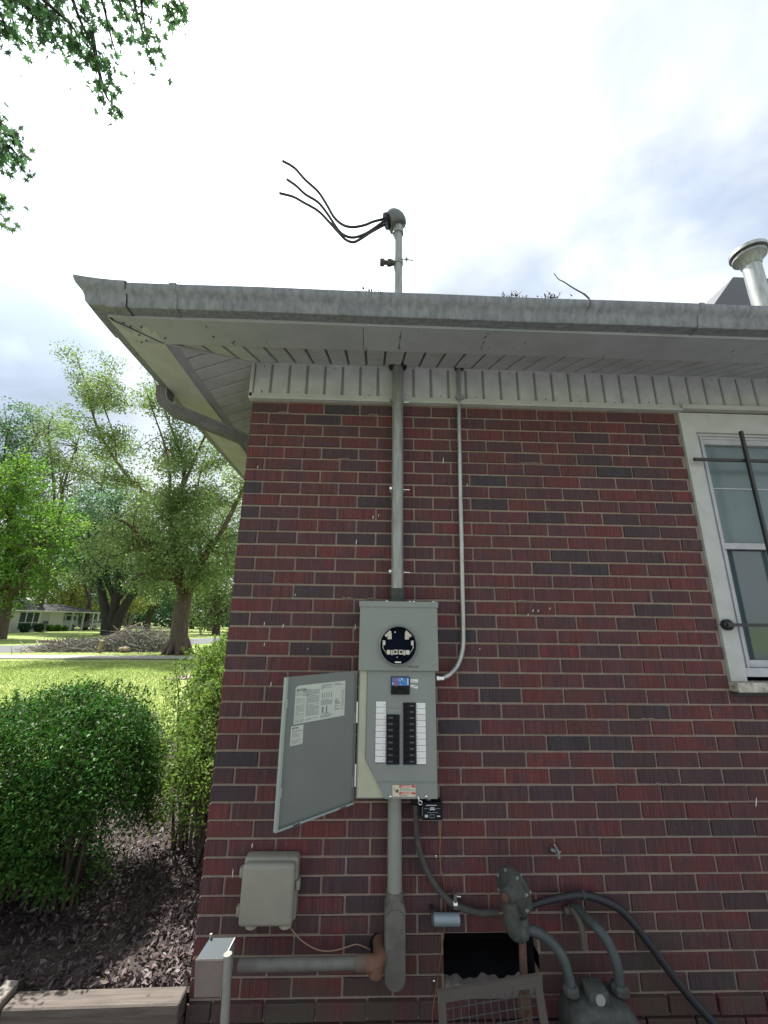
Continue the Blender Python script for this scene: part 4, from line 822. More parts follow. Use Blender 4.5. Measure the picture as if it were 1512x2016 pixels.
# ragged hole in the bricks with pipe elbow
mb = MB(); pts = []
for i in range(14): a_ = 2*math.pi*i/14; pts.append((.742+.030*math.cos(a_)*rb.uniform(.8, 1.25), -.0035, .320+.036*math.sin(a_)*rb.uniform(.8, 1.2)))
mb.prism(pts, (0, .003, 0)).build('ragged_hole', M_HOLE, house)
hp = thing('drain_pipe', 'grimy grey pipe running level above the ground into an orange brown elbow', 'pipe', (.45, -.11, .33))
MB().tube([(.215, -.12, .335), (.66, -.12, .338)], .0205, 20).build('pipe', M_PVCD, hp, True)
MB().tube([(.655, -.12, .338), (.70, -.12, .338)], .025, 20).build('coupling', mat('grime_brown', (.12, .085, .065), .8), hp, True)
MB().tube(bez([(.695, -.12, .338), (.728, -.12, .335), (.748, -.10, .335), (.752, -.06, .335), (.752, -.01, .335)], 5), .0275, 18).build('elbow', M_ORANGE, hp, True); MB().tube([(.735, -.12, .335), (.735, -.12, .302)], .0285, 18).build('clean_out', M_ORANGE, hp, True)
# metal box on a post, front left
fx = thing('metal_shield_box', 'small galvanised sheet metal shield on a grey post at the bottom left corner', 'metal box', (.16, -.25, .0))
MB().add([(.103, -.27, .452), (.195, -.27, .452), (.213, -.21, .475), (.125, -.21, .475)], [(0, 1, 2, 3)]).build('top', mat('shaded_blue_grey_sheet', (.05, .062, .07), .6, .1, spec=.2), fx, fix=False)  # top darkened in its colour so it looks shaded under the sun
MB().prism([(.100, -.272, .449), (.196, -.272, .449), (.200, -.268, .345), (.108, -.268, .345)], (0, .003, 0)).build('front', mat('dull_galvanised_sheet', (.21, .17, .16), .55, .2, noise=(20, .5, 5, (.15, .12, .11))), fx)
MB().box(.101, .1955, -.2745, -.2715, .4485, .454).build('folded_edge', M_ZINC, fx); MB().prism([(.1965, -.27, .345), (.1965, -.27, .452), (.213, -.21, .475), (.213, -.21, .36)], (.003, 0, 0)).build('side', M_GALV2, fx)
MB().tube([(.127, -.21, .462), (.127, -.21, .487)], .0045, 8).build('screw', M_GALV, fx)
MB().tube([(.2085, -.265, .462), (.214, -.265, .38), (.224, -.268, .20), (.232, -.272, 0)], .0145, 16).build('post', mat('weathered_grey_post', (.24, .24, .215), .6, noise=(20, .5, 4, (.17, .17, .15))), fx, True)
# ------------------------------------------------------------------ gas regulator, meter and pipes
rg = thing('gas_regulator', 'round grey gas regulator on a rusty riser pipe beside the opening', 'gas regulator', (1.29, -.15, 0))
hv = Matrix.Translation((1.276, -.15, .578))@Euler((R(6), 0, R(-55))).to_matrix().to_4x4()
def lat_m(mx_, prof_, n_=30):
    vs = [mx_@V(r_*math.cos(2*math.pi*j/n_), -h_, r_*math.sin(2*math.pi*j/n_)) for r_, h_ in prof_ for j in range(n_)]; k = len(prof_)
    return MB().add(vs, [(i*n_+j, i*n_+(j+1) % n_, (i+1)*n_+(j+1) % n_, (i+1)*n_+j) for i in range(k-1) for j in range(n_)]+[tuple(range(n_))[::-1], tuple((k-1)*n_+j for j in range(n_))])
lat_m(hv, [(.025, -.05), (.032, -.045), (.040, -.022), (.066, -.010), (.078, -.006), (.078, .006), (.066, .008), (.060, .016), (.034, .024), (.028, .046), (.018, .050)]).build('diaphragm_case', M_GASGREY, rg, True)
MB().tube(bez([(1.262, -.16, .56), (1.258, -.165, .50), (1.268, -.165, .462), (1.295, -.16, .45)], 5), .031, 16).build('valve_body', M_GASGREY, rg, True); MB().lathe((1.298, -.15, .43), [(.026, 0), (.030, .012), (.030, .05), (.024, .065)], 'z', 8).build('union', M_GASGREY, rg)
MB().tube([(1.299, -.15, .435), (1.293, -.15, .25)], .0145, 14).tube([(1.293, -.15, .21), (1.291, -.15, 0)], .0165, 14).build('riser_pipe', M_RUST, rg, True)
MB().lathe((1.292, -.15, .195), [(.020, 0), (.027, .01), (.027, .04), (.020, .06), (.020, .075)], 'z', 10).box(1.284, 1.30, -.19, -.165, .20, .23).build('stop_cock', M_RUST, rg)
lat_m(Matrix.Translation((1.327, -.135, .60)), [(.008, -.006), (.008, .012)], 8).build('bolt', M_GASGREY, rg)
MB().tube(bez([(1.318, -.15, .455), (1.355, -.155, .448), (1.40, -.165, .425), (1.438, -.175, .385), (1.452, -.185, .335), (1.455, -.19, .295)], 6), .0185, 16).build('outlet_pipe', mat('green_grey_pipe', (.060, .074, .074), .6, noise=(22, .8, 6, (.032, .036, .033))), rg, True)
MB().lathe((1.455, -.19, .283), [(.026, 0), (.030, .006), (.030, .020), (.024, .03)], 'z', 8).build('swivel_nut', M_GASGREY, rg)
gm = thing('gas_meter', 'grimy grey green gas meter with sloping shoulders at the bottom right', 'gas meter', (1.54, -.2, 0))
gp = [(-.128, .0), (.150, .0), (.148, .17), (.135, .225), (.105, .268), (.075, .283), (-.060, .283), (-.100, .268), (-.122, .22)]
body = MB()
for (y0, y1, s0, s1) in ((-.10, -.10, .0, .0),): pass
st = []
for (yy_, sc_) in ((-.112, .82), (-.122, .94), (-.135, 1), (-.245, 1), (-.262, .95), (-.270, .84)): st.append([V(1.545+x*sc_, yy_, .14*(1-sc_)+z*(sc_ if z > .1 else 1)) for x, z in gp])
k_ = len(gp); body.add([v for s_ in st for v in s_], [(i*k_+j, i*k_+(j+1) % k_, (i+1)*k_+(j+1) % k_, (i+1)*k_+j) for i in range(len(st)-1) for j in range(k_)]+[tuple(range(k_)), tuple((len(st)-1)*k_+j for j in range(k_))[::-1]])
body.build('case', M_GASGREY, gm, True)
rbox(1.540, -.20, .295, .075, .07, .045, .008, 2).build('index_housing', M_GASGREY, gm, True)
for q in range(8):
    a_ = 2*math.pi*q/8+.3; c_ = hv@V(.070*math.cos(a_), .0, .070*math.sin(a_)); lat_m(Matrix.Translation(c_)@hv.to_3x3().normalized().to_4x4(), [(.0065, -.014), (.0065, .014)], 6).build('flange_bolt', M_GALV2, rg)
lat_m(hv, [(.012, .050), (.016, .052), (.016, .060), (.010, .064)], 12).build('vent_cap', M_RUST, rg)
MB().prism([(1.470, -.268, .215), (1.620, -.268, .215), (1.612, -.268, .245), (1.478, -.268, .245)], (0, -.006, 0)).build('seam', M_GASGREY, gm)
MB().lathe((1.540, -.2355, .298), [(.017, 0), (.017, .004)], 'y', 20).build('dial', mat('dial_face', (.30, .31, .30), .3), gm)
MB().tube([(1.597, -.272, .205), (1.602, -.272, .220)], .003, 6).build('seal_tag', M_WHITE, gm); rbox(1.575, -.272, .166, .06, .006, .022, .002, 1).build('badge', mat('dull_badge', (.30, .30, .28), .5), gm)
MB().tube(bez([(1.640, -.19, .295), (1.640, -.19, .345), (1.632, -.18, .400), (1.612, -.15, .440), (1.585, -.10, .455), (1.565, -.03, .458)], 6), .0185, 16).build('house_pipe', MATS['green_grey_pipe'], gm, True)
MB().lathe((1.640, -.19, .283), [(.028, 0), (.033, .006), (.033, .022), (.025, .032)], 'z', 8).build('swivel_nut', M_GASGREY, gm)
MB().tube(bez([(1.548, -.02, .452), (1.552, -.055, .450), (1.560, -.09, .430), (1.560, -.10, .36)], 5), .012, 12).tube([(1.520, -.03, .444), (1.585, -.03, .446)], .014, 12).build('tee_pipe', mat('brown_pipe_iron', (.10, .085, .07), .8), gm, True)
# ------------------------------------------------------------------ landscape timber, with two dark end blocks
tb = thing('landscape_timber', 'weathered square timber edging the mulch bed, butted to the brick corner', 'timber', (-.33, -.04, .1))
MB().obox((-.332, -.040, .152), (.650, .082, .080), Euler((0, -.004, .012)), .005).build('top_timber', M_WOOD, tb)
MB().obox((-.332, -.048, .068), (.655, .082, .082), Euler((0, 0, .012)), .005).build('lower_timber', mat('damp_timber', (.07, .055, .045), .9, noise=(10, .7, 6, (.07, .055, .045)), streak=(.3, 6, 6), bump=(60, .6, .003)), tb)
MB().lathe((-.14, -.038, .1915), [(.012, 0), (.010, .0012), (.003, .0015)], 'z', 12).lathe((-.14, -.055, .1915), [(.004, 0), (.004, .001)], 'z', 8).build('knot', M_TWIG, tb)
t2 = MB().obox((-.695, -.05, .14), (.05, .11, .16), Euler((0, .1, .1)), .004).build('timber_post', mat('pale_timber_post', (.24, .215, .19), .85, noise=(20, .5, 5, (.16, .14, .125))), None); tag(t2, 'pale short timber stub at the far left end of the edging timber', 'timber')
t3 = thing('landscape_timber', 'weathered timber continuing left of the pale stub, at the left edge', 'timber', (-1.6, -.05, .1))
MB().obox((-1.62, -.055, .152), (1.78, .082, .080), Euler((0, .004, .012)), .005).build('top_timber', M_WOOD, t3); MB().obox((-1.62, -.062, .068), (1.78, .082, .082), Euler((0, 0, .012)), .005).build('lower_timber', MATS['damp_timber'], t3)
# ------------------------------------------------------------------ twigs and leaf litter on the gutter
def twig(name, pts, r0, label, group=None, Y=-.60, mm=None):
    P_ = [at(x, y, Y) for x, y in pts]; n_ = len(P_); q = bez(P_, 4)
    o = MB().tube(q, [r0*(1-.7*i/len(q)) for i in range(len(q))], 6).build(name, mm or M_TWIG, None, True); return tag(o, label, 'twig', group)
twig('twig', [(1160, 588), (1148, 578), (1130, 568), (1110, 555), (1100, 550), (1092, 540), (1090, 538)], .004, 'long bent twig sticking up from the gutter, right of the mast')
twig('twig', [(1150, 578), (1160, 588), (1162, 600), (1153, 615), (1150, 622)], .0028, 'short twig hanging down over the gutter face, right of the mast')
twig('twig', [(484, 655), (488, 660), (480, 664), (468, 668), (460, 674), (463, 681)], .0032, 'dark curled tendril poking from the eave, left of the mast', None, -.38, M_BLACK)
cl_i = [(725, 572, 'brown leaf litter clump on the gutter just left of the mast'), (748, 574, 'small curled leaf clump on the gutter touching the mast'), (1010, 578, 'low flat leaf litter clump on the gutter, right of the mast'), (1090, 580, 'leaf litter clump on the gutter at the foot of the long twig'), (707, 571, 'tiny curled leaf on the gutter, leftmost of the litter')]
for i, (px, py, lab) in enumerate(cl_i):
    c0 = at(px, py+6, -.59); n_ = (26, 16, 40, 34, 8)[i]; r_ = random.Random(i); mb = MB()
    for q in range(n_):
        c_ = c0+V(r_.gauss(0, .018+.02*(i in (2, 3))), r_.uniform(-.01, .01), abs(r_.gauss(0, .010))-.004); d_ = V(r_.uniform(-1, 1), r_.uniform(-1, 1), r_.uniform(-.2, 1)).normalized()
        s_ = d_.orthogonal().normalized()*.005; mb.add([c_-d_*.011, c_+s_, c_+d_*.013, c_-s_], [(0, 1, 2, 3)])
    for q in range(3): c_ = c0+V(r_.uniform(-.02, .02), 0, 0); mb.tube([c_, c_+V(r_.uniform(-.02, .02), 0, .018), c_+V(r_.uniform(-.02, .03), 0, .035)], [.0014, .001, .0006], 4)
    tag(mb.build('leaf_litter', M_TWIG, None, fix=False), lab, 'leaf litter', 'leaf litter caught in the gutter')
# cobweb / dead leaves above the telecom box
mb = MB(); r_ = random.Random(4)
for i in range(60):
    c_ = at(r_.gauss(530, 13), r_.gauss(1685, 7), -.012); d_ = V(r_.uniform(-1, 1), r_.uniform(-.3, .3), r_.uniform(-1, 1)).normalized(); mb.tube([c_, c_+d_*r_.uniform(.008, .022)], [.0016, .0007], 4)
tag(mb.build('dirt_nest', mat('nest_dirt', (.10, .08, .07), .95), None, fix=False), 'small tangled dirt and straw nest on the brick above the utility box', 'nest')
# ------------------------------------------------------------------ hedge and azaleas
def sticks(mb, base, n_, h_, spread, r0, rng):
    for i in range(n_):
        b0 = Vector(base)+V(rng.uniform(-spread, spread)*.35, rng.uniform(-spread, spread)*.35, 0); d_ = V(rng.uniform(-1, 1)*spread, rng.uniform(-1, 1)*spread, h_)
        pts = [b0, b0+d_*.4+V(rng.uniform(-.04, .04), rng.uniform(-.04, .04), 0), b0+d_*.75, b0+d_]; mb.tube(pts, [r0, r0*.8, r0*.5, r0*.25], 5)
def shrub(name, label, cat, boxes, n_leaf, size, mat_, base, hgt, group=None, aspect=.42, seed=1, upb=.6, stems=10, sprig=0, lo=.25, ex=2.4):
    rng = np.random.default_rng(seed); t_ = thing(name, label, cat, base, group); pts = []
    tot = sum(b[3]*b[4]*b[5] for b in boxes)
    for (cx_, cy_, cz_, ax, ay, az) in boxes:
        n_ = int(n_leaf*ax*ay*az/tot); d = rng.normal(size=(n_, 3)); d /= np.linalg.norm(d, axis=1)[:, None]
        d /= (np.abs(d)**ex).sum(1)[:, None]**(1/ex)
        r_ = np.clip(rng.normal(.93, .09, n_), .3, 1.12); bumpy = 1+.06*np.sin(d[:, 0]*9+cx_*5)*np.cos(d[:, 1]*8)+.06*np.sin(d[:, 2]*10+d[:, 0]*7)
        p = d*(r_*bumpy)[:, None]*np.array([ax, ay, az])+np.array([cx_, cy_, cz_]); pts.append(p)
    p = np.concatenate(pts); keep = (p[:, 2] > lo+rng.uniform(-.06, .12, len(p))) & ((p[:, 0] < -.02) | (p[:, 1] < -.0)) & (p[:, 1] > .02)
    p = p[keep]; # clumping
    cl = (.9 if group else .55)*np.sin(p[:, 0]*17+seed)*np.sin(p[:, 1]*19+1)*np.sin(p[:, 2]*18+2)+.75*np.sin(p[:, 0]*7.5+seed*2+2*p[:, 1])*np.sin(p[:, 2]*9+seed+p[:, 0]*3)-(.25 if group else 0); keep = rng.uniform(0, 1, len(p)) < .48+.6*cl+.9*np.clip(p[:, 2]-.62, -.45, .6); p = p[keep]
    leaves('foliage', p, size, mat_, t_, aspect, upb, .35, 'stuff', rng)
    mb = MB(); r_ = random.Random(seed)
    for (cx_, cy_, cz_, ax, ay, az) in boxes: sticks(mb, (cx_, cy_, .14), stems, cz_+az*.7-.14, min(ax, ay)*.75, .011, r_)
    mb.build('stems', M_TWIG, t_, fix=False)
    if sprig:
        mb = MB(); lv = []
        for i in range(sprig):
            b = boxes[i % len(boxes)]; a_ = r_.uniform(0, 6.28); q = r_.uniform(0, .9); c_ = V(b[0]+b[3]*q*math.cos(a_), b[1]+b[4]*q*math.sin(a_), b[2]+b[5]*(.86+.1*(1-q)))
            if c_.x > -.04: continue
            d_ = V(r_.uniform(-.5, .5), r_.uniform(-.5, .5), 1).normalized(); l_ = r_.uniform(.04, .11); mb.tube([c_, c_+d_*l_], [.002, .001], 4)
            for k in range(9): lv.append(c_+d_*l_*(.4+.6*k/8)+V(r_.gauss(0, .008), r_.gauss(0, .008), 0))
        mb.build('sprig_stems', M_TWIG, t_, fix=False)['kind'] = 'stuff'; leaves('sprigs', np.array([list(v) for v in lv]), size*1.05, mat_, t_, aspect, 0, .3, 'stuff', rng)
    return t_
shrub('clipped_hedge', 'dense dark green clipped shrub filling the lower left beside the house', 'hedge', [(-1.06, .70, .68, .47, .46, .47), (-1.45, .80, .60, .42, .46, .42), (-.88, .58, .62, .31, .36, .42), (-1.25, .42, .52, .42, .26, .34), (-1.10, .66, .40, .44, .38, .24), (-1.5, .75, .38, .35, .35, .22)], 185000, .023, M_HOLLY, (-1.0, .7, .17), 1.1, None, .40, 3, .8, 9, 420, .22)
shrub('azalea_bush', 'bright yellow green bush against the brick corner, tallest of the three', 'bush', [(-.50, 1.75, .98, .29, .42, .46), (-.34, 1.25, .80, .22, .35, .42), (-.74, 2.0, .80, .24, .32, .34)], 42000, .030, M_AZA, (-.4, 1.5, .17), 1.3, 'azaleas along the side wall', .40, 5, .3, 8, 60, .28)
shrub('azalea_bush', 'low leafy bush between the clipped shrub and the brick corner', 'bush', [(-.33, .85, .55, .22, .30, .34), (-.50, 1.05, .58, .24, .30, .36)], 24000, .026, M_AZA, (-.3, .7, .17), 1.1, 'azaleas along the side wall', .42, 6, .4, 8, 40, .30)
shrub('azalea_bush', 'loose sunlit bush beyond the others, standing before the lawn', 'bush', [(-.95, 2.5, .88, .42, .40, .40), (-.72, 3.1, .95, .40, .5, .45)], 16000, .034, M_AZA, (-.9, 2.6, .17), 1.2, 'azaleas along the side wall', .40, 7, .3, 8, 60, .25)
# ------------------------------------------------------------------ trees
def branch_tree(t_, limbs, bark, rng, sub=5, subl=2.2, leaf_r=.75, seedpts=None, gap=.0, tip_only=.35):
    """limbs: list of (points, r0, r1); returns leaf cluster centres"""
    mb = MB(); cl = []
    for pts, r0, r1 in limbs:
        q = bez(pts, 5); n_ = len(q); mb.tube(q, [r0+(r1-r0)*(i/(n_-1))**.8 for i in range(n_)], 9)
        if r0 > .4: continue
        L_ = sum((q[i+1]-q[i]).length for i in range(n_-1)); ns = max(2, int(L_*sub/2.5))
        for k in range(ns):
            t = rng.uniform(tip_only, 1.0); i = min(n_-2, int(t*(n_-1))); b0 = q[i]; ax_ = (q[i+1]-q[i]).normalized()
            d_ = V(rng.gauss(0, 1), rng.gauss(0, 1), rng.gauss(.25, .6)); d_ = (d_-ax_*d_.dot(ax_)*.6).normalized()
            l_ = subl*rng.uniform(.45, 1.1); p1 = b0+d_*l_*.5+V(0, 0, .08*l_); p2 = b0+d_*l_+V(0, 0, .12*l_); rr_ = (r0+(r1-r0)*t)*.45
            mb.tube([b0, p1, p2], [rr_, rr_*.6, .012], 5); cl += [(p1, .7), (p2, 1.0), ((p1+p2)/2, .8)]
            for s_ in range(3):
                e_ = p1.lerp(p2, rng.uniform(0, 1)); dd = V(rng.gauss(0, 1), rng.gauss(0, 1), rng.gauss(.1, .7)).normalized()*l_*rng.uniform(.25, .5); mb.tube([e_, e_+dd], [.02, .008], 4); cl.append((e_+dd, .8))
        cl.append((q[-1], .9))
    mb.build('trunk', bark, t_, True, fix=False); return cl
def crown(t_, cl, per, size, material, rad, rng, name='crown'):
    pts = []
    for c_, s_ in cl:
        n_ = int(per*s_); pts.append(in_ball(n_, rad*s_, 0, rng)*np.array([1, 1, .7])+np.array(c_))
    return leaves(name, np.concatenate(pts), size, material, t_, .62, .4, .35, 'stuff', rng)
def poly(pp, Y, dy=0): n_ = len(pp); return [at(x, y, Y+dy*i/(n_-1)) for i, (x, y) in enumerate(pp)]
nr = np.random.default_rng(21); rr = random.Random(21); Y0 = 18.55
bt = thing('maple_tree', 'tall maple with forked trunk and leaning open crown in the front yard', 'tree', (-8.35, 18.55, 0), 'yard trees')
limbs = [([V(-8.33, 18.55, -.1), V(-8.38, 18.55, .5), V(-8.42, 18.55, 1.6), V(-8.40, 18.55, 2.75)], .46, .36),
 ([V(-8.40, 18.55, 2.5)]+poly([(375, 1160), (397, 1120), (410, 1082), (432, 1054), (470, 980), (500, 900)], Y0, -2), .25, .07),
 ([V(-8.45, 18.55, 2.5)]+poly([(352, 1150), (317, 1104), (286, 1070), (255, 1035), (225, 1020)], Y0, -3), .20, .05),
 ([V(-8.42, 18.55, 2.5)]+poly([(352, 1140), (342, 1080), (336, 1022), (330, 993), (279, 965), (229, 908), (190, 838), (171, 765), (150, 700)], Y0, 2), .22, .03),
 ([V(-8.42, 18.55, 2.5)]+poly([(356, 1130), (350, 1060), (346, 1009), (355, 971), (362, 939), (359, 904), (340, 850), (318, 790), (300, 735)], Y0, 1), .22, .03),
 (poly([(355, 971), (385, 900), (410, 840), (420, 790)], Y0, 2), .10, .03), (poly([(397, 1120), (392, 1060), (384, 1000), (395, 930), (410, 880)], Y0, 3), .12, .03),
 (poly([(330, 993), (335, 940), (325, 880), (305, 820), (290, 775)], Y0, -2), .09, .02), (poly([(286, 1070), (240, 1090), (205, 1100)], Y0, -2), .08, .03), (poly([(410, 1082), (440, 1090), (465, 1085)], Y0, -2), .08, .03),
 (poly([(352, 1140), (320, 1140), (280, 1130), (245, 1150)], Y0, -3), .10, .03), (poly([(229, 908), (225, 860), (205, 800), (200, 760)], Y0, 1), .06, .02)]
cl = branch_tree(bt, limbs, M_BARK, rr, 4.2, 1.7, tip_only=.25)
cl = [c for c in cl if c[0].z > 3.2]
low = [(at(rr.gauss(330, 62), rr.gauss(1085, 50), Y0+rr.uniform(-2.5, 2.5)), .9) for _ in range(190)]; low = [c for c in low if c[0].z > 2.6]
crown(bt, cl+low, 80, .125, M_LEAF1, .86, nr)
rt_ = MB()
for i in range(9):
    a_ = 2*math.pi*i/9+.2; rt_.tube([V(-8.36+.25*math.cos(a_), 18.55+.25*math.sin(a_), .7), V(-8.34+.48*math.cos(a_), 18.55+.48*math.sin(a_), .22), V(-8.34+.72*math.cos(a_), 18.55+.72*math.sin(a_), -.04)], [.18, .15, .05], 8)
rt_.build('roots', M_BARK, bt, True, fix=False)
def simple_tree(name, label, base, trunk_r, fork_z, lobes, leafmat, bark, per, size, seed, group='trees across the road', ncl=150, crad=1.0, stems=1):
    rg_ = random.Random(seed); nrg = np.random.default_rng(seed); t_ = thing(name, label, 'tree', base, group); b = Vector(base); mb = MB(); cl = []
    tot = sum(l_[3]*l_[4]*l_[5] for l_ in lobes)
    for s_ in range(stems):
        off = V((s_-(stems-1)/2)*.42, 0, 0); mb.tube([b+off*.6+V(0, 0, -.1), b+off*1.3+V(0, 0, fork_z*.45), b+off*3.2+V(0, 0, fork_z)]+([b+off*6+V(0, .2, fork_z*1.7), b+off*9+V(0, .4, fork_z*2.4)] if stems > 1 else []), [trunk_r*1.25, trunk_r, trunk_r*.8, trunk_r*.45, trunk_r*.2][:5 if stems > 1 else 3], 9)
    for (cx_, cy_, cz_, ax, ay, az) in lobes:
        c_ = V(cx_, cy_, cz_); mid = (b+V(0, 0, fork_z)).lerp(c_, .5)+V(rg_.uniform(-.5, .5), 0, rg_.uniform(-.3, .5)); mb.tube(bez([b+V(0, 0, fork_z*.9), mid, c_, c_+V(0, 0, az*.6)], 3), [trunk_r*.55*(1-.085*i) for i in range(10)], 7)
        n_ = max(6, int(ncl*ax*ay*az/tot)); pts = in_ball(n_, 1, .45, nrg)*np.array([ax, ay, az])+np.array([cx_, cy_, cz_])
        for p in pts: cl.append((Vector(p), rg_.uniform(.6, 1.15)))
        for p in pts[:14]: mb.tube([c_, (c_+Vector(p))/2+V(0, 0, .2), Vector(p)], [trunk_r*.22, trunk_r*.12, .02], 5)
    mb.build('trunk', bark, t_, True, fix=False); crown(t_, cl, per, size, leafmat, crad, nrg); return t_
def lobe(px, py, Y, ax, ay, az): c_ = at(px, py, Y); return (c_.x, c_.y, c_.z, ax, ay, az)
simple_tree('dark_oak_tree', 'dark spreading tree with leaning trunks just behind the brush pile', (-25.1, 41, 0), .48, 3.6, [lobe(215, 1085, 41, 5.5, 4, 3.6), lobe(160, 1060, 43, 4, 3.5, 3.2), lobe(290, 1110, 41, 5, 4, 3.6), lobe(230, 1020, 42, 5, 4, 4)], M_LEAF4, M_BARKD, 60, .30, 31, ncl=330, crad=1.3, stems=3)
simple_tree('oak_tree', 'bright green full tree at the far left edge before the white house', (-27.3, 31, 0), .42, 3.0, [lobe(20, 1020, 31, 3.4, 3, 4.3), lobe(70, 1090, 30, 3.2, 3, 3.0), lobe(110, 1040, 31, 2.3, 2.5, 2.4), lobe(-30, 1080, 31, 4, 3, 4), lobe(30, 945, 31, 2.6, 2.5, 2.3), lobe(40, 1155, 30, 2.6, 2, 1.6), lobe(-10, 1170, 31, 3.0, 2, 1.8)], M_LEAF2, M_BARK, 60, .22, 33, ncl=420, crad=.95)
far = [('broad_tree', 'tall pale tree far behind the house, highest at the left edge', 15, 52, [lobe(15, 850, 52, 4, 4, 5), lobe(70, 860, 53, 4, 4, 5), lobe(40, 940, 52, 5, 4, 6), (at(0, 950, 52).x, 52, 22, 5, 4, 6)], M_LEAF4, .30, 41),
 ('broad_tree', 'tall open tree far behind, its crown beside the leaning maple branch', 140, 50, [lobe(95, 850, 50, 3, 3, 4), lobe(150, 880, 50, 4.5, 4, 4.5), lobe(120, 960, 50, 6, 4, 5), lobe(200, 960, 50, 5, 4, 5)], M_LEAF1, .28, 42),
 ('broad_tree', 'yellowish tree directly behind the dark roof of the white house', 150, 66, [lobe(150, 1155, 66, 6, 4, 4.5), lobe(185, 1175, 66, 4, 4, 3), lobe(110, 1150, 66, 5, 4, 4)], M_LEAF5, .30, 43),
 ('broad_tree', 'blue green round tree behind the house, left of the dark trunks', 190, 60, [lobe(200, 1060, 60, 7, 5, 7), lobe(150, 1080, 60, 6, 5, 6), lobe(240, 1100, 60, 6, 5, 6)], M_LEAF4, .34, 44),
 ('broad_tree', 'dense green tree behind the maple trunk, right of the dark trunks', 300, 56, [lobe(300, 1120, 56, 6, 4, 5), lobe(270, 1170, 56, 5, 4, 3.5), lobe(340, 1150, 56, 5, 4, 4.5)], M_LEAF4, .30, 45),
 ('broad_tree', 'sunlit tree between the maple trunk and the brick corner', 410, 46, [lobe(405, 1150, 46, 3.6, 3, 4.0), lobe(440, 1120, 46, 3.6, 3, 4.5), lobe(420, 1200, 45, 3.5, 3, 2.2), lobe(470, 1160, 46, 4, 3, 4)], M_LEAF1, .24, 46),
 ('broad_tree', 'thin crowned tree high behind the brick corner under the eave', 450, 60, [lobe(440, 1020, 60, 4, 4, 6), lobe(400, 1060, 60, 4, 4, 6), lobe(470, 1060, 60, 5, 4, 6)], M_LEAF1, .28, 47),
 ('broad_tree', 'dark tree low behind the small light pole', 395, 75, [lobe(380, 1190, 75, 7, 4, 5), lobe(330, 1190, 75, 7, 4, 5), lobe(440, 1190, 75, 7, 4, 5)], M_LEAF3, .36, 48),
 ('broad_tree', 'dark tree behind the carport and its cars', 215, 78, [lobe(215, 1200, 78, 7, 4, 4.5), lobe(265, 1200, 78, 6, 4, 4.5), lobe(180, 1190, 78, 7, 4, 5)], M_LEAF3, .36, 49),
 ('broad_tree', 'deep green tree behind the left end of the white house', 60, 70, [lobe(20, 1120, 70, 8, 5, 7), lobe(80, 1130, 70, 7, 5, 6), lobe(40, 1050, 70, 8, 5, 7)], M_LEAF4, .36, 50)]
for nm, lab, px, Y, lob, lm, sz, sd in far:
    cx_ = sum(l_[0] for l_ in lob)/len(lob); simple_tree(nm, lab, (cx_, Y, 0), .38, max(2.0, min(l_[2]-l_[5] for l_ in lob)), lob, lm, M_BARKD if lm is M_LEAF3 else M_BARK, 55, sz, sd, 'trees across the road', 230, 1.35)
tag(MB().add([(-140, 95, 0), (60, 115, 0), (60, 117, 9), (20, 114, 12), (-10, 112, 9), (-40, 108, 13), (-75, 104, 10), (-110, 98, 13), (-140, 95, 9)], [tuple(range(9))]).build('woodland', M_LEAF3, None, fix=False), kind='stuff') if False else None
nr2 = np.random.default_rng(77); n_ = 60000; ux_ = nr2.uniform(0, 1, n_); hh = 8+3*np.sin(ux_*23)+2.5*np.sin(ux_*61+1)+nr2.normal(0, .5, n_)
c_ = np.stack([-170+ux_*200, 84+ux_*25+nr2.normal(0, 3, n_), hh*nr2.uniform(0, 1, n_)**.8], 1)
tag(leaves('distant_woodland', c_, .75, M_LEAF3, None, .7, .3, .4, 'stuff', nr2))
# crape myrtle and shrubs across the road
ct = thing('crape_myrtle', 'small multi stemmed tree with bare grey stems beside the dark trunk', 'tree', tuple(at(250, 1243, 46)), 'trees across the road'); mb = MB(); r_ = random.Random(9); b0 = at(250, 1243, 46); b0.z = 0; cls = []
for i in range(6): e_ = b0+V(r_.uniform(-1.6, 1.6), r_.uniform(-1, 1), r_.uniform(2.6, 3.6)); mb.tube([b0+V(r_.uniform(-.2, .2), 0, 0), b0.lerp(e_, .5)+V(r_.uniform(-.2, .2), 0, 0), e_], [.09, .07, .03], 6); cls += [(e_+V(r_.gauss(0, .9), r_.gauss(0, .6), r_.gauss(.3, .5)), 1) for _ in range(7)]
mb.build('trunk', mat('pale_bark', (.24, .20, .17), .9), ct, True, fix=False); crown(ct, cls, 50, .2, M_LEAF5, .8, np.random.default_rng(5))
for (px, py, Y, h_, lab) in ((233, 1243, 44, 3.0, 'short pale post left of the brush pile, before the small tree'), (394, 1250, 46, 3.4, 'thin pale pole between the maple trunk and the brick corner')):
    b = at(px, py, Y); b.z = 0; tag(MB().tube([b, b+V(0, 0, h_)], [.12, .10], 8).build('pole', mat('pale_pole', (.45, .42, .38), .8), None, True), lab, 'pole', 'poles across the road')
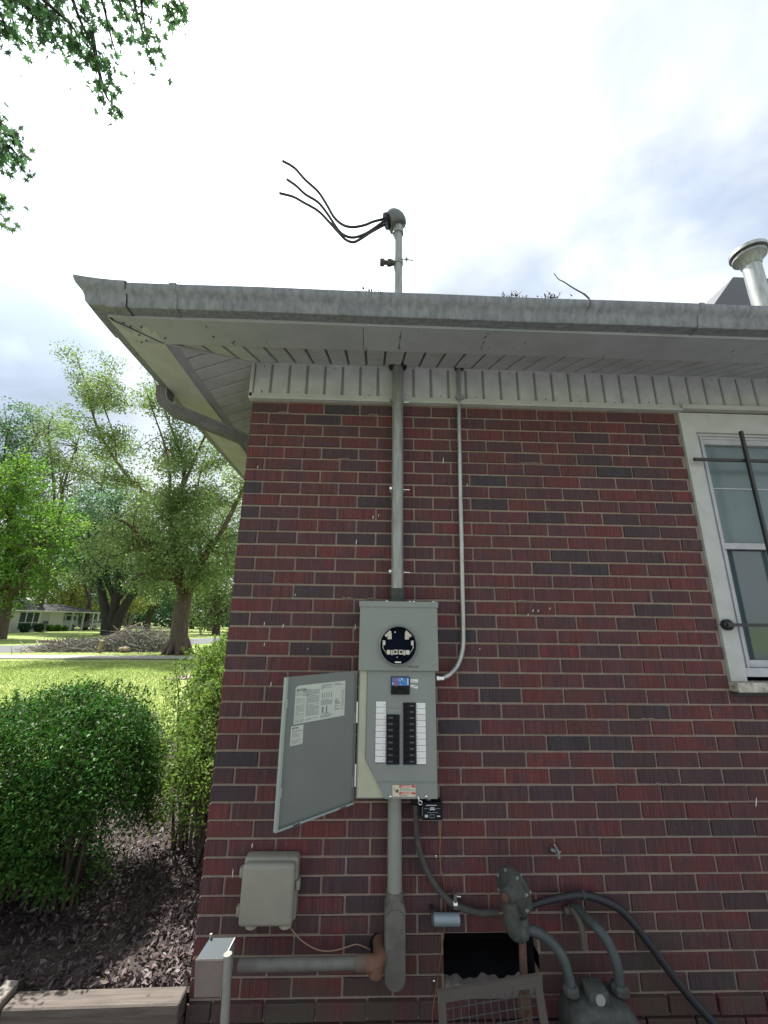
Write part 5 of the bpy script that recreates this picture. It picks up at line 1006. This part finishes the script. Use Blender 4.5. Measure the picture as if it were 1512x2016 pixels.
# ------------------------------------------------------------------ brush pile
bp_ = thing('brush_pile', 'long grey heap of cut branches lying by the road', 'brush pile', (-13, 20, 0)); mb = MB(); r_ = random.Random(17)
for i in range(1500):
    u = r_.random(); cx_ = -15.5+u*5.9; cy_ = 19.6+u*1.7+r_.gauss(0, .6); hgt = (.22+.35*u+.75*math.exp(-((u-.72)/.22)**2)); z = max(.03, r_.random()**1.3*hgt)
    d_ = V(r_.gauss(.9, .6), r_.gauss(0, .7), r_.gauss(.05, .28)).normalized(); l_ = r_.uniform(.4, 1.5); c_ = V(cx_, cy_, z); rr_ = r_.choice((.008, .011, .016, .024)); mb.tube([c_-d_*l_/2, c_+V(0, 0, r_.uniform(-.05, .08)), c_+d_*l_/2], [rr_, rr_*.8, rr_*.4], 4, False)
mb.build('sticks', M_TREEDK, bp_, fix=False)['kind'] = 'stuff'
leaves('dead_leaves', np.stack([-15.2+RNG.uniform(0, 1, 9000)*5.6, 20.4+RNG.normal(0, .6, 9000), RNG.uniform(0, 1, 9000)**1.4*.6], 1), .09, mat('wilted_leaf', (.17, .17, .14), .9, rnd=.5), bp_, .5, .3)
for (x, y, z, dx_, dy_, dz_, rr_, m_) in ((-15.4, 20.2, .40, 1.2, .2, -.12, .07, 'cut_wood'), (-11.2, 19.2, .15, .7, -.5, .05, .11, 'cut_wood'), (-12.2, 18.9, .3, .15, -.2, .55, .09, 'cut_wood'), (-12.4, 20.6, .9, 1.9, .3, 1.0, .05, 'cut_wood')):
    c_ = V(x, y, z); d_ = V(dx_, dy_, dz_); MB().tube([c_-d_*.5, c_+V(0, 0, .03), c_+d_*.5], [rr_, rr_, rr_*.75], 9).build('log', mat('cut_wood', (.36, .27, .19), .9, noise=(6, .7, 5, (.17, .13, .10))), bp_, True)
# ------------------------------------------------------------------ white house across the road
wh_ = thing('white_ranch_house', 'low white brick house with dark grey roof and carport across the road', 'house', (-38.4, 52, 0))
XF = -38.4
MB().box(-46, XF, 45.3, 53.0, 0, 2.32).build('wall', M_WHITEWALL, wh_)
MB().box(-46, -45.7, 53.0, 59.8, 0, 2.32).build('carport_wall', mat('carport_shade_wall', (.05, .048, .045), .9), wh_)  # shade under the carport roof is put into this wall's colour
def hip(x0, x1, y0, y1, z0, z1, ov=.5):
    xm = (x0+x1)/2; h_ = (x1-x0)/2+ov; return MB().add([(x0-ov, y0-ov, z0), (x1+ov, y0-ov, z0), (x1+ov, y1+ov, z0), (x0-ov, y1+ov, z0), (xm, y0-ov+h_*.8, z1), (xm, y1+ov-h_*.8, z1)], [(0, 1, 4), (1, 2, 5, 4), (2, 3, 5), (3, 0, 4, 5), (3, 2, 1, 0)])
hip(-46, XF, 38, 52.0, 2.40, 4.15).build('roof', M_SHINGLE, wh_); hip(-45.5, XF, 50.2, 60.0, 2.42, 3.35, .45).build('carport_roof', M_SHINGLE, wh_)
MB().box(XF+.0, XF+.55, 37.5, 60.5, 2.27, 2.40).build('fascia', M_WHITE, wh_); MB().box(-46, XF, 53.0, 60.4, 2.33, 2.39).build('carport_ceiling', M_WHITE, wh_)
for i, (ya, yb) in enumerate(((46.15, 46.95), (47.10, 47.95), (48.10, 48.85))):
    f_ = MB().box(XF+.01, XF+.06, ya-.06, yb+.06, .32, 2.2).build('window', M_WHITE, wh_); B(XF+.061, XF+.07, ya, yb, .36, 1.0).build('pane', M_GLASS, f_); B(XF+.061, XF+.07, ya, yb, 1.05, 2.15).build('pane', M_GLASS, f_)
f_ = B(XF+.01, XF+.05, 49.35, 50.6, .55, 2.15).build('window', mat('pale_panel', (.42, .43, .42), .7), wh_); B(XF+.051, XF+.06, 49.6, 50.5, .6, 1.2).build('pane', M_GLASS, f_)
for y in (54.5, 56.6, 58.6): B(XF-.05, XF+.12, y-.09, y+.09, 0, 2.3).build('post', M_WHITE, wh_)
B(XF-.05, XF+.14, 59.5, 59.75, 0, 2.3).build('post', M_WHITE, wh_)
for i, (y, s_, lab) in enumerate(((45.9, .52, 'round dark bush at the left corner of the white house'), (47.9, .50, 'round bush under the big window of the white house'), (49.6, .42, 'small loose bush under the small window of the white house'), (50.8, .42, 'small bush right of the small window of the white house'), (52.0, .34, 'smallest bush near the carport of the white house'))):
    t_ = thing('foundation_bush', lab, 'bush', (XF+1.1, y, 0), 'bushes along the white house'); nn = np.random.default_rng(i+60); p = in_ball(1500, 1, .6, nn)*np.array([s_, s_*1.1, s_])+np.array([XF+1.1, y, s_*.9]); p = p[p[:, 2] > .02]; leaves('foliage', p, .12, M_LEAF3 if i < 2 else M_LEAF2, t_, .6, .3, .3, 'stuff', nn)
    MB().tube([(XF+1.1, y, 0), (XF+1.1, y, s_)], .04, 5).build('stem', M_TWIG, t_)
# vehicles under the carport (profiles along y, width along x)
def vehicle(name, label, cat, prof_, glass, x0, x1, y0, m, wheels, r_w, group='vehicles under the carport'):
    t_ = thing(name, label, cat, ((x0+x1)/2, y0, 0), group); body = MB(); cx_ = (x0+x1)/2; hw = (x1-x0)/2
    st = [[V(cx_+sx*(hw if z < 1.0 else hw-.10*(z-1.0)/.5), y0+y, z) for y, z in prof_] for sx in (-1, 1)]; k = len(prof_)
    body.add(st[0]+st[1], [tuple(range(k))[::-1], tuple(range(k, 2*k))]+[(i, (i+1) % k, k+(i+1) % k, k+i) for i in range(k)]); body.build('body', m, t_)
    for gpoly in glass: MB().prism([(x1-.02-.10*max(0, z-1.0)/.5+.015, y0+y, z) for y, z in gpoly], (.02, 0, 0)).build('window', M_GLASS, t_)
    for wy in wheels:
        for sx in (x0+.12, x1-.10):
            w_ = MB().lathe((sx, y0+wy, r_w), [(r_w, -.11), (r_w, .11)], 'x', 18).build('wheel', M_TYRE, t_, True); MB().lathe((sx, y0+wy, r_w), [(r_w*.6, -.115), (r_w*.6, .118)], 'x', 14).build('rim', M_GALV, w_, True)
    MB().box(x1-.25, x1-.05, y0+prof_[0][0]-.02, y0+prof_[0][0]+.03, .62, .78).build('headlight', M_WHITE, t_); return t_
vehicle('white_van', 'white work van parked under the carport, nose to the left', 'van', [(.0, .40), (5.0, .40), (5.05, .9), (5.0, 1.95), (4.8, 2.02), (2.2, 2.02), (1.95, 1.98), (1.15, 1.25), (.1, 1.02), (-.02, .8)], [[(1.45, 1.28), (2.05, 1.85), (2.35, 1.85), (2.35, 1.28)], [(2.75, 1.28), (2.75, 1.85), (4.55, 1.85), (4.55, 1.28)]], -41.9, -40.0, 53.2, M_CARW, (.95, 4.1), .36)
vehicle('silver_sedan', 'silver white sedan parked beyond the van at the carport end', 'car', [(.0, .32), (4.4, .32), (4.45, .75), (4.3, .95), (3.6, 1.0), (3.0, 1.38), (1.8, 1.40), (1.1, .98), (.15, .82), (-.02, .6)], [[(1.3, 1.0), (1.85, 1.32), (2.35, 1.33), (2.35, 1.0)], [(2.42, 1.0), (2.42, 1.33), (2.95, 1.32), (3.35, 1.0)]], -39.9, -38.2, 58.2, M_CARS, (.85, 3.55), .32)
# ------------------------------------------------------------------ overhanging maple, top left
om = thing('overhanging_maple', 'maple branches with pointed leaves hanging in from the top left', 'tree', (-5.6, -.9, 0))
tm = MB(); tm.tube(bez([(-5.6, -.9, -.1), (-5.55, -.9, 1.5), (-5.45, -.85, 3.4), (-5.1, -.8, 5.2), (-4.6, -.7, 6.8), (-4.2, -.6, 8.0)], 5), [.24-.006*i for i in range(26)], 12)
tm.tube(bez([(-5.15, -.8, 5.0), (-4.1, -.9, 5.55), (-3.0, -.85, 5.75), (-2.0, -.75, 5.65), (-1.2, -.68, 5.35)], 5), [.085-.0032*i for i in range(21)], 9)
tm.tube(bez([(-5.35, -.85, 3.9), (-4.2, -.6, 4.6), (-3.1, -.35, 4.85), (-2.3, -.2, 4.75), (-1.75, -.12, 4.55)], 5), [.06-.0022*i for i in range(21)], 8)
def dist(px, py, D): d = fw+rt2*((px-756)/FPX)-up2*((py-1008)/FPX); return CAM+d.normalized()*D
tw_ = []
A = V(-1.6, -.72, 5.52); Bq = V(-1.2, -.68, 5.35); Cq = V(-2.0, -.15, 4.68)
spr = [([(20, -60), (20, 20), (30, 50)], A), ([(60, -70), (75, 10), (80, 70)], A), ([(110, -60), (115, 30), (125, 90)], Bq), ([(120, -80), (150, 20), (180, 90), (200, 140)], Bq), ([(180, 60), (195, 140), (210, 190), (222, 205)], None), ([(160, -90), (200, 0), (215, 60), (232, 120)], Bq),
 ([(230, -80), (235, 0), (255, 45)], Bq), ([(240, -60), (270, 30), (288, 80), (300, 105)], Bq), ([(255, -60), (280, 20), (285, 60)], Bq), ([(310, -80), (340, -20), (362, 15)], Bq), ([(250, -90), (300, -30), (330, -5)], Bq), ([(-60, -30), (0, 30), (10, 60)], A), ([(-40, -60), (60, 20), (50, 60)], A), ([(30, -60), (140, 50), (160, 90)], A), ([(60, -90), (95, 30), (105, 75)], A),
 ([(-80, 200), (-20, 240), (20, 262), (50, 285)], Cq), ([(-80, 230), (-10, 270), (30, 300), (32, 312)], Cq), ([(-80, 260), (-20, 290), (8, 320)], Cq), ([(-80, 330), (-20, 370), (2, 395)], Cq), ([(-80, 350), (-25, 400), (8, 428)], Cq), ([(-90, 210), (-20, 225), (5, 245)], Cq)]
anchors = []
for pp, root in spr:
    D_ = 4.0+rr.uniform(-.45, .45); P_ = [dist(x, y, D_) for x, y in pp]
    if root is not None: P_ = [root.lerp(P_[0], .0)]+P_
    q = bez(P_, 6); n_ = len(q); tm.tube(q, [.011*(1-i/n_)+.0022 for i in range(n_)], 5)
    i0 = 6 if root is not None else 0
    for i in range(i0, n_):
        for _ in range(4): anchors.append((q[i]+V(rr.gauss(0, .045), rr.gauss(0, .06), rr.gauss(-.02, .04)), 0))
tm.build('trunk', M_BARKD, om, True, fix=False)
# more foliage out of frame so the limbs carry a crown
nfar = 0
for _ in range(1100):
    t = rr.random(); c_ = V(-5.2, -.8, 5.4).lerp(V(-1.9, -.75, 5.75), t)+V(rr.gauss(0, .3), rr.gauss(0, .5), abs(rr.gauss(.35, .4))); dv = c_-CAM; dz = dv.dot(fw); qx = 756+FPX*dv.dot(rt2)/max(dz, .01); qy = 1008-FPX*dv.dot(up2)/max(dz, .01)
    if dz < 0 or qx < -60 or qy < -60: anchors.append((c_, 1))
star = [(0, 0), (.06, .14), (.34, .06), (.16, .26), (.46, .52), (.18, .44), (.20, .62), (.07, .50), (0, 1.0), (-.07, .50), (-.20, .62), (-.18, .44), (-.46, .52), (-.16, .26), (-.34, .06), (-.06, .14)]
vs = []
for c_, _ in anchors:
    s_ = rr.uniform(.050, .084); d_ = V(rr.gauss(.25, .6), rr.gauss(0, .6), rr.gauss(-.8, .5)).normalized(); u_ = d_.cross(V(rr.gauss(0, 1), rr.gauss(0, 1), rr.gauss(0, 1))).normalized(); nn_ = d_.cross(u_)
    for x, y in star: vs.append(c_+u_*x*s_+d_*y*s_+nn_*(abs(x)*.18*s_))
raw('foliage', np.array([list(v) for v in vs]), len(anchors), len(star), M_NEARLEAF, om, 'stuff')
